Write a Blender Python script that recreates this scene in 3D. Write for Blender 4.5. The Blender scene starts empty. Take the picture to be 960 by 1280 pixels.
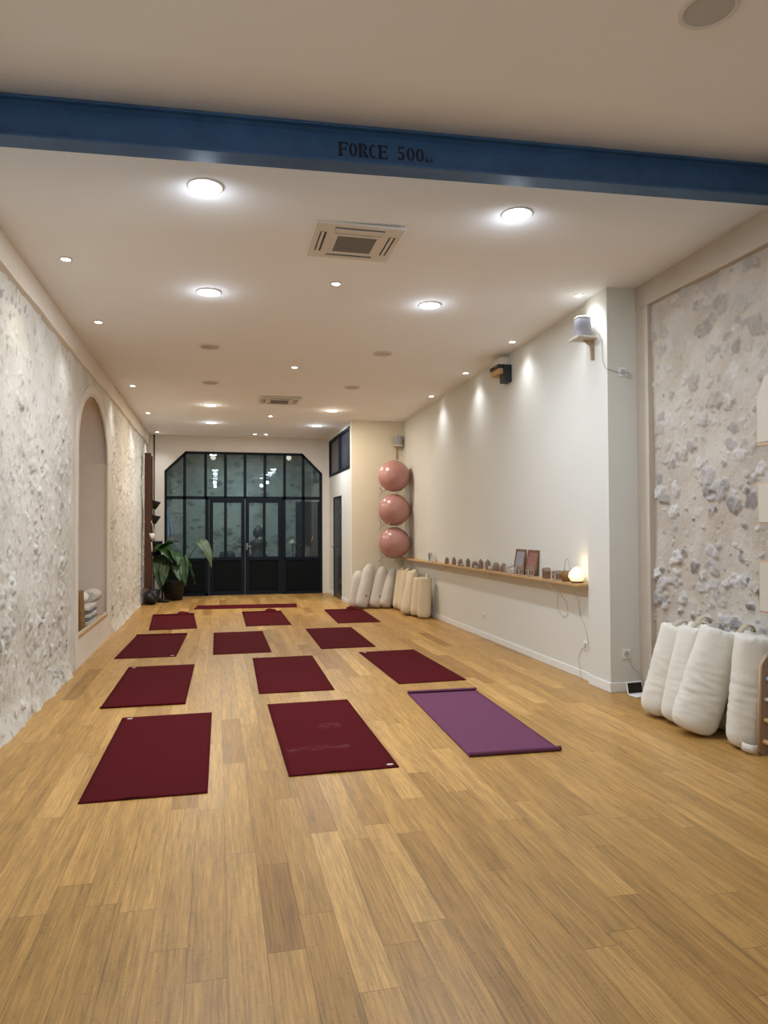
import bpy, bmesh, math, random
import numpy as np
from mathutils import Vector, Matrix, noise
PI = math.pi
scn = bpy.context.scene
col = scn.collection
random.seed(7)
rng = np.random.RandomState(11)

# ------------------------------------------------------------------ camera
YAW, PITCH, ROLL = 0.2300, 0.0215, -0.0045
F = Vector((math.sin(YAW)*math.cos(PITCH), math.cos(YAW)*math.cos(PITCH), math.sin(PITCH)))
Rv = Vector((math.cos(YAW), -math.sin(YAW), 0)); Uv = Rv.cross(F)
R2 = Rv*math.cos(ROLL)+Uv*math.sin(ROLL); U2 = Uv*math.cos(ROLL)-Rv*math.sin(ROLL)
cd = bpy.data.cameras.new('camera'); cam = bpy.data.objects.new('camera', cd); col.objects.link(cam)
cd.sensor_fit = 'VERTICAL'; cd.sensor_height = 36; cd.lens = 890/1280*36; cd.clip_start = .05; cd.clip_end = 100
m3 = Matrix((R2, U2, -F)).transposed()
cam.matrix_world = Matrix.Translation((0, 0, 1.45)) @ m3.to_4x4()
scn.camera = cam
# ------------------------------------------------------------------ light / exposure
w = bpy.data.worlds.new('world'); scn.world = w; w.use_nodes = True
w.node_tree.nodes['Background'].inputs[0].default_value = (.55, .65, .8, 1)
w.node_tree.nodes['Background'].inputs[1].default_value = .25
scn.view_settings.view_transform = 'Standard'; scn.view_settings.look = 'None'
scn.view_settings.gamma = 1; scn.view_settings.use_curve_mapping = False
scn.view_settings.exposure = 0.22
DISC_W = 23; SPOT_W = 26; WALLSPOT_W = 29; ENTRY_W = 58
COOL = (.88, .93, 1); WARM = (1, .90, .76); DAY = (.77, .868, 1)

def light(name, kind, loc, power, color, size=.1, rot=(0, 0, 0), **kw):
    l = bpy.data.lights.new(name, kind); l.energy = power; l.color = color
    if kind == 'AREA':
        l.shape = kw.get('shape', 'DISK'); l.size = size
        if 'size_y' in kw: l.size_y = kw['size_y']
    if kind == 'SPOT': l.spot_size = kw['cone']; l.spot_blend = kw.get('blend', .5); l.shadow_soft_size = size
    if kind == 'POINT': l.shadow_soft_size = size
    o = bpy.data.objects.new(name, l); col.objects.link(o); o.location = loc; o.rotation_euler = rot
    return o
# unseen area light added to brighten the entrance hall behind the glazing
light('hall_fill_light', 'AREA', (.6, 17.1, 3.39), ENTRY_W, (.80, .95, 1), .8)

# ------------------------------------------------------------------ materials
def nt(name):
    m = bpy.data.materials.new(name); m.use_nodes = True
    t = m.node_tree; return m, t, t.nodes['Principled BSDF']
def rgb(r, g, b):
    f = lambda c: ((c/255+.055)/1.055)**2.4 if c > 10 else c/255/12.92
    return (f(r), f(g), f(b), 1)
def N(t, kind, **kw):
    n = t.nodes.new(kind)
    for k, v in kw.items():
        if k.startswith('i_'):
            key = k[2:]; key = int(key) if key.isdigit() else key.replace('_', ' ')
            n.inputs[key].default_value = v
        else: setattr(n, k, v)
    return n
def L(t, a, b): t.links.new(a, b)
def M_(t, op, a, b=None, c=None):
    n = t.nodes.new('ShaderNodeMath'); n.operation = op
    for i, v in enumerate((a, b, c)):
        if v is None: continue
        if isinstance(v, (int, float)): n.inputs[i].default_value = v
        else: L(t, v, n.inputs[i])
    return n.outputs[0]
def simple(name, c, rough=.6, var=.12, scale=8, bump=0, bscale=60, metal=0, spec=.5, coat=0, sheen=0):
    m, t, b = nt(name)
    tc = N(t, 'ShaderNodeTexCoord'); n = N(t, 'ShaderNodeTexNoise', i_Scale=scale, i_Detail=5.0)
    L(t, tc.outputs['Object'], n.inputs['Vector'])
    r = N(t, 'ShaderNodeMix', data_type='RGBA')
    d = tuple(x*(1-var) for x in c[:3])+(1,); e = tuple(min(1, x*(1+var)) for x in c[:3])+(1,)
    r.inputs[6].default_value = d; r.inputs[7].default_value = e
    L(t, n.outputs['Fac'], r.inputs[0]); L(t, r.outputs[2], b.inputs['Base Color'])
    b.inputs['Roughness'].default_value = rough; b.inputs['Metallic'].default_value = metal
    b.inputs['Specular IOR Level'].default_value = spec; b.inputs['Coat Weight'].default_value = coat
    b.inputs['Sheen Weight'].default_value = sheen
    if bump:
        n2 = N(t, 'ShaderNodeTexNoise', i_Scale=bscale, i_Detail=4.0); L(t, tc.outputs['Object'], n2.inputs['Vector'])
        bp = N(t, 'ShaderNodeBump', i_Strength=bump, i_Distance=.01); L(t, n2.outputs['Fac'], bp.inputs['Height']); L(t, bp.outputs[0], b.inputs['Normal'])
    return m
def glow(name, c, s):
    m, t, b = nt(name); b.inputs['Emission Color'].default_value = c+(1,) if len(c) == 3 else c
    b.inputs['Emission Strength'].default_value = s; b.inputs['Base Color'].default_value = (.8, .8, .8, 1); return m

MT = {}
MT['ceiling'] = simple('ceiling_paint', rgb(246, 247, 248), .85, .02, 1.5, .05, 30, spec=.2)
MT['white'] = simple('white_wall_paint', rgb(221, 220, 211), .8, .02, 2, .06, 25, spec=.25)
MT['cream'] = simple('cream_wall_paint', rgb(232, 224, 202), .8, .02, 2, .06, 25, spec=.25)
MT['plaster'] = simple('smooth_plaster', rgb(196, 184, 168), .9, .12, 3, .25, 14, spec=.2)
MT['plaster_left'] = simple('lime_plaster_surround', rgb(226, 214, 198), .9, .06, 3, .25, 14, spec=.2)
MT['plaster_back'] = simple('lime_plaster_back', rgb(214, 205, 192), .9, .10, 1.6, .2, 10, spec=.2)
MT['skirt'] = simple('skirting_paint', rgb(238, 238, 234), .45, .01)
MT['black'] = simple('black_steel', rgb(18, 26, 34), .6, .15, 4, spec=.15)
MT['blackp'] = simple('black_panel', rgb(12, 17, 19), .7, .15, 4, spec=.12)
MT['blackm'] = simple('matt_black_plastic', rgb(14, 14, 15), .6, .2)
MT['navy'] = simple('dark_blue_glass', rgb(26, 36, 52), .25, .15, 3)
MT['fixture'] = simple('fixture_white', rgb(225, 220, 212), .4, .02)
MT['grille'] = simple('grey_grille', rgb(120, 117, 114), .8, .1, 150)
MT['grilled'] = simple('dark_slot', rgb(30, 36, 46), .5, .1)
MT['lens'] = glow('lens_cool', (1, .97, .93), 14)
MT['lens_w'] = glow('lens_warm', (1, .88, .68), 14)
MT['off'] = simple('unlit_lens', rgb(188, 185, 181), .5, .04)
MT['mat'] = simple('burgundy_mat_foam', rgb(82, 18, 24), .85, .05, 60, .25, 500, spec=.05)
MT['matp'] = simple('purple_mat_foam', rgb(112, 66, 90), .85, .05, 60, .3, 400, spec=.08)
MT['tag'] = simple('white_tag', rgb(205, 195, 180), .6, .02)
MT['cotton'] = simple('natural_cotton', rgb(234, 229, 216), .95, .03, 14, .35, 900, spec=.1, sheen=.2)
MT['cotton_w'] = simple('warm_cotton', rgb(222, 205, 172), .95, .03, 14, .35, 900, spec=.1, sheen=.2)
MT['cotton_g'] = simple('grey_cotton', rgb(208, 200, 188), .95, .03, 14, .35, 900, spec=.1, sheen=.2)
MT['strapd'] = simple('strap_webbing', rgb(186, 172, 150), .9, .08, 40)
MT['ball'] = simple('pearly_pink_rubber', rgb(180, 131, 124), .26, .03, 3, .05, 300, spec=.6, coat=.15)
MT['chrome'] = simple('wire_steel', rgb(150, 150, 150), .3, .05, metal=.9)
MT['oak'] = simple('light_oak', rgb(196, 158, 108), .5, .15, 12, .05, 40)
MT['walnut'] = simple('brown_wood', rgb(120, 82, 52), .6, .25, 14, .1, 40)
MT['rustic'] = simple('rustic_red_wood', rgb(72, 38, 18), .75, .4, 9, .4, 40)
MT['cork'] = simple('cork', rgb(132, 98, 48), .8, .3, 40, .2, 150)
MT['blanket'] = simple('grey_blanket', rgb(205, 197, 182), .95, .18, 25, .5, 200, spec=.1)
MT['blanket_b'] = simple('blue_blanket', rgb(120, 130, 140), .95, .2, 25, .5, 200, spec=.1)
MT['leaf'] = simple('green_leaf', rgb(40, 70, 24), .4, .25, 10, .1, 40)
MT['leaf_y'] = simple('pale_leaf', rgb(78, 92, 60), .45, .25, 14, .1, 40)
MT['stem'] = simple('stem_green', rgb(46, 60, 32), .5, .2, 10)
MT['rope'] = simple('macrame_cotton', rgb(200, 188, 168), .95, .1, 60)
MT['stone_i'] = simple('rough_crystal', rgb(128, 104, 86), .55, .35, 40, .6, 60)
MT['stone_g'] = simple('grey_crystal', rgb(175, 165, 152), .5, .2, 40, .5, 60)
MT['smooth_grey'] = simple('grey_cloth_mesh', rgb(168, 168, 180), .75, .04, 200)
MT['cable'] = simple('white_cable', rgb(190, 186, 176), .5, .02)
MT['screen'] = simple('black_screen', rgb(6, 7, 9), .2, .05)
MT['brackleg'] = simple('weathered_wood', rgb(176, 150, 122), .6, .15, 12)
MT['ply'] = simple('birch_ply', rgb(205, 178, 148), .55, .1, 10)
MT['playbrown'] = simple('brown_painted_board', rgb(166, 138, 116), .6, .06, 8)
MT['peg'] = simple('beech_dowel', rgb(222, 186, 128), .5, .08, 8)
MT['panel'] = simple('cream_canvas', rgb(208, 200, 184), .85, .03, 20, .1, 200)
MT['art_a'] = simple('grey_print', rgb(150, 146, 148), .6, .35, 30)
MT['art_b'] = simple('red_print', rgb(150, 100, 88), .6, .45, 35)
MT['statue'] = simple('dark_stone', rgb(34, 38, 48), .6, .3, 14)
MT['cloth_b'] = simple('pale_blue_cloth', rgb(176, 192, 220), .9, .15, 8)
MT['print'] = simple('stencil_paint', rgb(20, 26, 42), .7, .4, 40)
MT['wicker'] = simple('brown_wicker', rgb(130, 95, 55), .8, .3, 80, .6, 120)

def beam_mat():
    m, t, b = nt('blue_painted_steel'); tc = N(t, 'ShaderNodeTexCoord')
    n = N(t, 'ShaderNodeTexNoise', i_Scale=3.0, i_Detail=8.0, i_Roughness=.7); L(t, tc.outputs['Object'], n.inputs['Vector'])
    cr = N(t, 'ShaderNodeValToRGB'); L(t, n.outputs['Fac'], cr.inputs[0])
    cr.color_ramp.elements[0].position = .3; cr.color_ramp.elements[0].color = rgb(46, 84, 128)
    cr.color_ramp.elements[1].position = .7; cr.color_ramp.elements[1].color = rgb(62, 106, 154)
    mp = N(t, 'ShaderNodeMapping'); mp.inputs['Scale'].default_value = (1.2, 1, 14); L(t, tc.outputs['Object'], mp.inputs[0])
    n2 = N(t, 'ShaderNodeTexNoise', i_Scale=1.6, i_Detail=9.0, i_Roughness=.75); L(t, mp.outputs[0], n2.inputs['Vector'])
    c2 = N(t, 'ShaderNodeValToRGB'); L(t, n2.outputs['Fac'], c2.inputs[0])
    c2.color_ramp.elements[0].position = .66; c2.color_ramp.elements[1].position = .76
    mx = N(t, 'ShaderNodeMix', data_type='RGBA'); L(t, c2.outputs[0], mx.inputs[0]); L(t, cr.outputs[0], mx.inputs[6]); mx.inputs[7].default_value = rgb(90, 84, 84)
    L(t, mx.outputs[2], b.inputs['Base Color']); b.inputs['Roughness'].default_value = .5
    return m
MT['beam'] = beam_mat()

def floor_mat():
    m, t, b = nt('bamboo_planks')
    tc = N(t, 'ShaderNodeTexCoord'); sp = N(t, 'ShaderNodeSeparateXYZ'); L(t, tc.outputs['Object'], sp.inputs[0])
    X, Y = sp.outputs[0], sp.outputs[1]
    W, LN = .132, 1.15
    xs = M_(t, 'DIVIDE', M_(t, 'ADD', X, 20.03), W); row = M_(t, 'FLOOR', xs); fx = M_(t, 'SUBTRACT', xs, row)
    wn = N(t, 'ShaderNodeTexWhiteNoise', noise_dimensions='1D'); L(t, row, wn.inputs['W'])
    ys = M_(t, 'ADD', M_(t, 'DIVIDE', M_(t, 'ADD', Y, 20), LN), M_(t, 'MULTIPLY', wn.outputs['Value'], 7.3))
    cell = M_(t, 'FLOOR', ys); fy = M_(t, 'SUBTRACT', ys, cell)
    cv = N(t, 'ShaderNodeCombineXYZ'); L(t, row, cv.inputs[0]); L(t, cell, cv.inputs[1]); cv.inputs[2].default_value = 1.7
    wt = N(t, 'ShaderNodeTexWhiteNoise', noise_dimensions='3D'); L(t, cv.outputs[0], wt.inputs['Vector'])
    th = M_(t, 'MULTIPLY_ADD', wt.outputs['Value'], .6, .2)
    idd = M_(t, 'ADD', cell, M_(t, 'GREATER_THAN', fy, th))
    cv2 = N(t, 'ShaderNodeCombineXYZ'); L(t, row, cv2.inputs[0]); L(t, idd, cv2.inputs[1]); cv2.inputs[2].default_value = 5.5
    wp = N(t, 'ShaderNodeTexWhiteNoise', noise_dimensions='3D'); L(t, cv2.outputs[0], wp.inputs['Vector'])
    ramp = N(t, 'ShaderNodeValToRGB'); L(t, wp.outputs['Value'], ramp.inputs[0]); e = ramp.color_ramp
    e.elements[0].position = 0; e.elements[0].color = rgb(158, 115, 60)
    e.elements[1].position = 1; e.elements[1].color = rgb(200, 156, 92)
    for p, c in ((.12, (172, 130, 70)), (.5, (181, 138, 76)), (.88, (190, 146, 83))):
        el = e.elements.new(p); el.color = rgb(*c)
    # grain
    gv = N(t, 'ShaderNodeCombineXYZ'); L(t, M_(t, 'MULTIPLY', X, 110), gv.inputs[0]); L(t, M_(t, 'MULTIPLY', Y, 4.6), gv.inputs[1]); L(t, M_(t, 'MULTIPLY', wp.outputs['Value'], 50), gv.inputs[2])
    g = N(t, 'ShaderNodeTexNoise', i_Scale=1.0, i_Detail=6.0, i_Roughness=.65); L(t, gv.outputs[0], g.inputs['Vector'])
    gv2 = N(t, 'ShaderNodeCombineXYZ'); L(t, M_(t, 'MULTIPLY', X, 22), gv2.inputs[0]); L(t, M_(t, 'MULTIPLY', Y, 1.3), gv2.inputs[1]); L(t, M_(t, 'MULTIPLY', wp.outputs['Value'], 30), gv2.inputs[2])
    g2 = N(t, 'ShaderNodeTexNoise', i_Scale=1.0, i_Detail=3.0); L(t, gv2.outputs[0], g2.inputs['Vector'])
    gs = M_(t, 'ADD', M_(t, 'MULTIPLY', M_(t, 'SUBTRACT', g.outputs['Fac'], .5), 1.5), M_(t, 'MULTIPLY', M_(t, 'SUBTRACT', g2.outputs['Fac'], .5), .8))
    # bamboo node dashes
    dv = N(t, 'ShaderNodeCombineXYZ'); L(t, M_(t, 'MULTIPLY', X, 55), dv.inputs[0]); L(t, M_(t, 'MULTIPLY', Y, 95), dv.inputs[1]); L(t, M_(t, 'MULTIPLY', wp.outputs['Value'], 9), dv.inputs[2])
    d = N(t, 'ShaderNodeTexNoise', i_Scale=1.0, i_Detail=1.5); L(t, dv.outputs[0], d.inputs['Vector'])
    dash = M_(t, 'MULTIPLY', M_(t, 'GREATER_THAN', d.outputs['Fac'], .66), .17)
    # seams
    sx = M_(t, 'GREATER_THAN', M_(t, 'ABSOLUTE', M_(t, 'SUBTRACT', fx, .5)), .485)
    sy = M_(t, 'LESS_THAN', M_(t, 'ABSOLUTE', M_(t, 'SUBTRACT', fy, th)), .0022)
    seam = M_(t, 'MAXIMUM', sx, sy)
    val = M_(t, 'SUBTRACT', M_(t, 'SUBTRACT', M_(t, 'ADD', 1.0, gs), dash), M_(t, 'MULTIPLY', seam, .30))
    hs = N(t, 'ShaderNodeHueSaturation'); L(t, ramp.outputs[0], hs.inputs['Color']); L(t, val, hs.inputs['Value'])
    L(t, hs.outputs[0], b.inputs['Base Color'])
    ro = M_(t, 'MULTIPLY_ADD', g2.outputs['Fac'], .14, .31); L(t, ro, b.inputs['Roughness'])
    b.inputs['Specular IOR Level'].default_value = .32
    bp = N(t, 'ShaderNodeBump', i_Strength=.12, i_Distance=.002)
    L(t, M_(t, 'SUBTRACT', g.outputs['Fac'], M_(t, 'MULTIPLY', seam, 1.0)), bp.inputs['Height']); L(t, bp.outputs[0], b.inputs['Normal'])
    return m
MT['floor'] = floor_mat()
def scuff_mat():
    m = MT['mat'].copy(); m.name = 'scuffed_burgundy_foam'; t = m.node_tree; b = t.nodes['Principled BSDF']
    src = b.inputs['Base Color'].links[0].from_socket; tc = N(t, 'ShaderNodeTexCoord'); sp = N(t, 'ShaderNodeSeparateXYZ'); L(t, tc.outputs['Object'], sp.inputs[0])
    mp = N(t, 'ShaderNodeMapping'); mp.inputs['Scale'].default_value = (9, 34, 1); L(t, tc.outputs['Object'], mp.inputs[0])
    n = N(t, 'ShaderNodeTexNoise', i_Scale=1.0, i_Detail=6.0, i_Roughness=.7); L(t, mp.outputs[0], n.inputs['Vector'])
    def band(yc, wd, x0, x1):
        a = M_(t, 'SUBTRACT', 1.0, M_(t, 'MULTIPLY', M_(t, 'ABSOLUTE', M_(t, 'SUBTRACT', sp.outputs[1], yc)), 1/wd))
        c = M_(t, 'MULTIPLY', M_(t, 'GREATER_THAN', sp.outputs[0], x0), M_(t, 'LESS_THAN', sp.outputs[0], x1))
        return M_(t, 'MULTIPLY', M_(t, 'MAXIMUM', a, 0.0), c)
    k = M_(t, 'ADD', band(-.38, .06, -.30, .12), band(.12, .09, -.02, .14))
    f = M_(t, 'MINIMUM', M_(t, 'MULTIPLY', M_(t, 'MULTIPLY', M_(t, 'MAXIMUM', M_(t, 'SUBTRACT', n.outputs['Fac'], .48), 0.0), 3.2), k), .26)
    mx = N(t, 'ShaderNodeMix', data_type='RGBA'); L(t, f, mx.inputs[0]); L(t, src, mx.inputs[6]); mx.inputs[7].default_value = rgb(150, 105, 105)
    L(t, mx.outputs[2], b.inputs['Base Color']); return m
MT['mat_scuff'] = scuff_mat()

def stone_mat(name, mortar, mortar2, stone, stone2, blend=1.0):
    m, t, b = nt(name); tc = N(t, 'ShaderNodeTexCoord')
    at = N(t, 'ShaderNodeAttribute', attribute_name='stone'); sp = N(t, 'ShaderNodeSeparateColor'); L(t, at.outputs['Color'], sp.inputs[0])
    n = N(t, 'ShaderNodeTexNoise', i_Scale=2.2, i_Detail=8.0, i_Roughness=.65); L(t, tc.outputs['Object'], n.inputs['Vector'])
    cr = N(t, 'ShaderNodeValToRGB'); L(t, n.outputs['Fac'], cr.inputs[0]); cr.color_ramp.elements[0].position = .35; cr.color_ramp.elements[1].position = .65
    cr.color_ramp.elements[0].color = mortar; cr.color_ramp.elements[1].color = mortar2
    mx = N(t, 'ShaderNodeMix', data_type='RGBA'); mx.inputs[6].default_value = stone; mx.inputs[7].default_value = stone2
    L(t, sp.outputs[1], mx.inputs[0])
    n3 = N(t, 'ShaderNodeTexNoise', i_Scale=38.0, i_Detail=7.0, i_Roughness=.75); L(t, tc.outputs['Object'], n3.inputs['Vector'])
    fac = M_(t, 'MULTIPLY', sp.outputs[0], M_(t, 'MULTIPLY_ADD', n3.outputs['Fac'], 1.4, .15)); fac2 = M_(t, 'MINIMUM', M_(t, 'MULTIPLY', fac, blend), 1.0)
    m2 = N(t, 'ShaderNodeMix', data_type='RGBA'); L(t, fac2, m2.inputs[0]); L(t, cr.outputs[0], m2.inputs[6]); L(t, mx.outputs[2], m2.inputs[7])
    L(t, m2.outputs[2], b.inputs['Base Color']); b.inputs['Roughness'].default_value = .95; b.inputs['Specular IOR Level'].default_value = .15
    bp = N(t, 'ShaderNodeBump', i_Strength=.8, i_Distance=.016); L(t, n3.outputs['Fac'], bp.inputs['Height']); L(t, bp.outputs[0], b.inputs['Normal'])
    return m
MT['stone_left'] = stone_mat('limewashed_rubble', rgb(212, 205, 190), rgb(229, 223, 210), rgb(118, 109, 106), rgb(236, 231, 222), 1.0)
MT['stone_right'] = stone_mat('rubble_in_mortar', rgb(192, 180, 163), rgb(214, 206, 193), rgb(122, 114, 116), rgb(226, 223, 220), 1.1)
MT['stone_hall'] = stone_mat('hall_rubble', rgb(150, 150, 142), rgb(176, 176, 168), rgb(110, 108, 104), rgb(160, 160, 156), 1.0)

def glass_mat():
    m, t, b = nt('window_glass'); out = t.nodes['Material Output']
    tr = N(t, 'ShaderNodeBsdfTransparent'); tr.inputs[0].default_value = (.72, .80, .80, 1)
    gl = N(t, 'ShaderNodeBsdfGlossy'); gl.inputs['Roughness'].default_value = .0
    fr = N(t, 'ShaderNodeFresnel', i_IOR=1.7); mx = N(t, 'ShaderNodeMixShader')
    L(t, fr.outputs[0], mx.inputs[0]); L(t, tr.outputs[0], mx.inputs[1]); L(t, gl.outputs[0], mx.inputs[2]); L(t, mx.outputs[0], out.inputs[0])
    return m
MT['glass'] = glass_mat()

# ------------------------------------------------------------------ mesh helpers
class MB:
    def __init__(s): s.bm = bmesh.new(); s.smooth_faces = []
    def poly(s, pts): return s.bm.faces.new([s.bm.verts.new(p) for p in pts])
    def box(s, a, b, bev=0):
        x0, y0, z0 = [min(a[i], b[i]) for i in range(3)]; x1, y1, z1 = [max(a[i], b[i]) for i in range(3)]
        v = [s.bm.verts.new(p) for p in ((x0,y0,z0),(x1,y0,z0),(x1,y1,z0),(x0,y1,z0),(x0,y0,z1),(x1,y0,z1),(x1,y1,z1),(x0,y1,z1))]
        fs = [s.bm.faces.new([v[i] for i in f]) for f in ((3,2,1,0),(4,5,6,7),(0,1,5,4),(1,2,6,5),(2,3,7,6),(3,0,4,7))]
        if bev:
            es = list({e for f in fs for e in f.edges})
            bmesh.ops.bevel(s.bm, geom=es, offset=bev, segments=2, affect='EDGES', profile=.5)
        return s
    def prism(s, pts, vec):
        a = [s.bm.verts.new(p) for p in pts]; b = [s.bm.verts.new(Vector(p)+Vector(vec)) for p in pts]
        s.bm.faces.new(a); s.bm.faces.new(b[::-1]); n = len(a)
        for i in range(n): s.bm.faces.new((a[i], b[i], b[(i+1) % n], a[(i+1) % n]))
        return s
    def lathe(s, prof, c=(0, 0, 0), n=24, sx=1, sy=1, axis='z', smooth=True, power=2):
        rings = []
        for r, z in prof:
            ring = []
            for k in range(n):
                a = 2*PI*k/n; ca, sa = math.cos(a), math.sin(a)
                if power != 2:
                    q = (abs(ca)**power+abs(sa)**power)**(-1/power); ca *= q; sa *= q
                p = Vector((r*ca*sx, r*sa*sy, z))
                if axis == 'y': p = Vector((p.x, p.z, p.y))
                if axis == 'x': p = Vector((p.z, p.x, p.y))
                ring.append(s.bm.verts.new(p+Vector(c)))
            rings.append(ring)
        for i in range(len(rings)-1):
            for k in range(n):
                f = s.bm.faces.new((rings[i][k], rings[i][(k+1) % n], rings[i+1][(k+1) % n], rings[i+1][k])); f.smooth = smooth
        s.bm.faces.new(rings[0][::-1]); s.bm.faces.new(rings[-1])
        return s
    def tube(s, pts, r, n=8, r2=None):
        pts = [Vector(p) for p in pts]; rings = []
        up = Vector((0, 0, 1))
        for i, p in enumerate(pts):
            d = (pts[min(i+1, len(pts)-1)]-pts[max(i-1, 0)]).normalized()
            u = d.cross(up)
            if u.length < .05: u = d.cross(Vector((1, 0, 0)))
            u.normalize(); v = d.cross(u)
            rr = r if r2 is None else r+(r2-r)*i/(len(pts)-1)
            rings.append([s.bm.verts.new(p+u*math.cos(2*PI*k/n)*rr+v*math.sin(2*PI*k/n)*rr) for k in range(n)])
        for i in range(len(rings)-1):
            for k in range(n):
                f = s.bm.faces.new((rings[i][k], rings[i][(k+1) % n], rings[i+1][(k+1) % n], rings[i+1][k])); f.smooth = True
        s.bm.faces.new(rings[0][::-1]); s.bm.faces.new(rings[-1]); return s
    def build(s, name, mat, parent=None, M=None):
        if M is not None: bmesh.ops.transform(s.bm, matrix=M, verts=s.bm.verts)
        bmesh.ops.recalc_face_normals(s.bm, faces=s.bm.faces)
        me = bpy.data.meshes.new(name); s.bm.to_mesh(me); s.bm.free()
        me.materials.append(mat if not isinstance(mat, str) else MT[mat])
        o = bpy.data.objects.new(name, me); col.objects.link(o)
        if parent: o.parent = parent
        return o
def tag(o, label=None, cat=None, group=None, kind=None):
    if label: o['label'] = label
    if cat: o['category'] = cat
    if group: o['group'] = group
    if kind: o['kind'] = kind
    return o
def empty(name, loc=(0, 0, 0), rz=0, rot=None):
    o = bpy.data.objects.new(name, None); col.objects.link(o); o.location = loc
    o.rotation_euler = rot if rot else (0, 0, rz); o.empty_display_size = .1
    return o
def struct(o): o['kind'] = 'structure'; return o
def smooth_curve(pts, n=6):
    pts = [Vector(p) for p in pts]; out = []
    P = [pts[0]*2-pts[1]]+pts+[pts[-1]*2-pts[-2]]
    for i in range(1, len(P)-2):
        for k in range(n):
            t = k/n; a, b, c, d = P[i-1], P[i], P[i+1], P[i+2]
            out.append(.5*((2*b)+(c-a)*t+(2*a-5*b+4*c-d)*t*t+(3*b-a-3*c+d)*t**3))
    out.append(pts[-1]); return out
def copy_tree(o, parent=None):
    c = o.copy(); col.objects.link(c)
    if parent: c.parent = parent
    for ch in [x for x in o.children]: copy_tree(ch, c)
    return c

def cz(x, y):
    return 3.43+.16*min(max((x+1.43)/4.8, 0), 1.1)*min(max((13-y)/9, 0), 1.05)
XL, XR, XS, YB, YC = -1.43, 3.40, 3.66, 15.68, 12.95

# ------------------------------------------------------------------ structure
b = MB(); b.box((-1.9, -4, -.12), (4.0, 15.9, 0)); struct(b.build('floor', 'floor'))
b = MB(); b.box((-1.9, 15.9, -.12), (4.0, 19.2, 0)); struct(b.build('floor_hall', simple('hall_tiles', rgb(110, 108, 100), .5)))
def ceil_mesh(name, x0, x1, y0, y1, fn, mat, th=.1):
    b = MB(); nx, ny = 8, 14; g = []
    for lvl in (0, th):
        g.append([[b.bm.verts.new((x0+(x1-x0)*i/nx, y0+(y1-y0)*j/ny, fn(x0+(x1-x0)*i/nx, y0+(y1-y0)*j/ny)+lvl)) for i in range(nx+1)] for j in range(ny+1)])
    for l in (0, 1):
        for j in range(ny):
            for i in range(nx): b.bm.faces.new((g[l][j][i], g[l][j][i+1], g[l][j+1][i+1], g[l][j+1][i])).smooth = True
    for j in range(ny):
        for i in (0, nx): b.bm.faces.new((g[0][j][i], g[0][j+1][i], g[1][j+1][i], g[1][j][i]))
    for i in range(nx):
        for j in (0, ny): b.bm.faces.new((g[0][j][i], g[0][j][i+1], g[1][j][i+1], g[1][j][i]))
    return struct(b.build(name, mat))
ceil_mesh('ceiling', -1.9, 4.0, 4.02, 19.2, cz, 'ceiling')
cu = lambda x, y: cz(x, 4.02)+.215
ceil_mesh('ceiling_raised', -1.9, 4.0, -4, 4.02, cu, 'ceiling')

# rear wall, behind the camera
b = MB()
b.box((-1.9, -4.2, 0), (4.0, -4, 4))
struct(b.build('wall_rear', 'white'))

# back wall with the glazed opening
b = MB(); T = (0, .15, 0); ZT = 3.6
b.prism([(-1.75, YB, 0), (-1.09, YB, 0), (-1.09, YB, 2.67), (-.66, YB, 3.09), (-.66, YB, ZT), (-1.75, YB, ZT)], T)
b.prism([(-.66, YB, 3.09), (1.83, YB, 3.09), (1.83, YB, ZT), (-.66, YB, ZT)], T)
b.prism([(1.83, YB, 3.09), (2.27, YB, 2.65), (2.27, YB, 0), (2.42, YB, 0), (2.42, YB, ZT), (1.83, YB, ZT)], T)
struct(b.build('wall_back', 'plaster_back'))
# partition wall with door and high window
b = MB(); xa, xb = 2.42, 2.54
D0, D1, DZ = 14.06, 15.0, 2.09; W0, W1 = 13.12, 15.62
b.box((xa, YC+.12, 0), (xb, D0, 2.56)); b.box((xa, D1, 0), (xb, YB, 2.56)); b.box((xa, D0, DZ), (xb, D1, 2.56))
b.box((xa, YC+.12, 2.56), (xb, W0, ZT)); b.box((xa, W1, 2.56), (xb, YB, ZT)); b.box((xa, W0, 3.36), (xb, W1, ZT))
struct(b.build('wall_partition', 'white'))
b = MB(); b.box((2.42, YC, 0), (3.6, YC+.12, ZT)); struct(b.build('wall_corner', 'cream'))
b = MB(); b.box((XR, 6.0, 0), (XR+.2, YC, 3.75)); struct(b.build('wall_right', 'white'))
b = MB(); b.box((3.345, 5.63, 0), (3.85, 6.0, 3.8)); struct(b.build('wall_pillar', 'white'))
b = MB(); b.box((2.54, 15.5, 0), (2.6, 15.68, .01)); b.bm.free()
# baseboards
def skirting(name, a, c):
    b = MB(); b.box(a, c, .004); return struct(b.build(name, 'skirt'))
skirting('baseboard_right', (XR-.014, 6.02, 0), (XR, YC, .075))
skirting('baseboard_corner', (2.42, YC-.014, 0), (XR-.014, YC, .075))
skirting('baseboard_partition', (2.406, YC-.014, 0), (2.42, D0-.02, .075))
skirting('baseboard_partition_far', (2.406, D1+.02, 0), (2.42, YB, .075))
skirting('baseboard_pillar', (3.331, 5.63, 0), (3.345, 6.0, .085))
skirting('baseboard_pillar_front', (3.331, 5.616, 0), (3.66, 5.63, .085))

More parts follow.
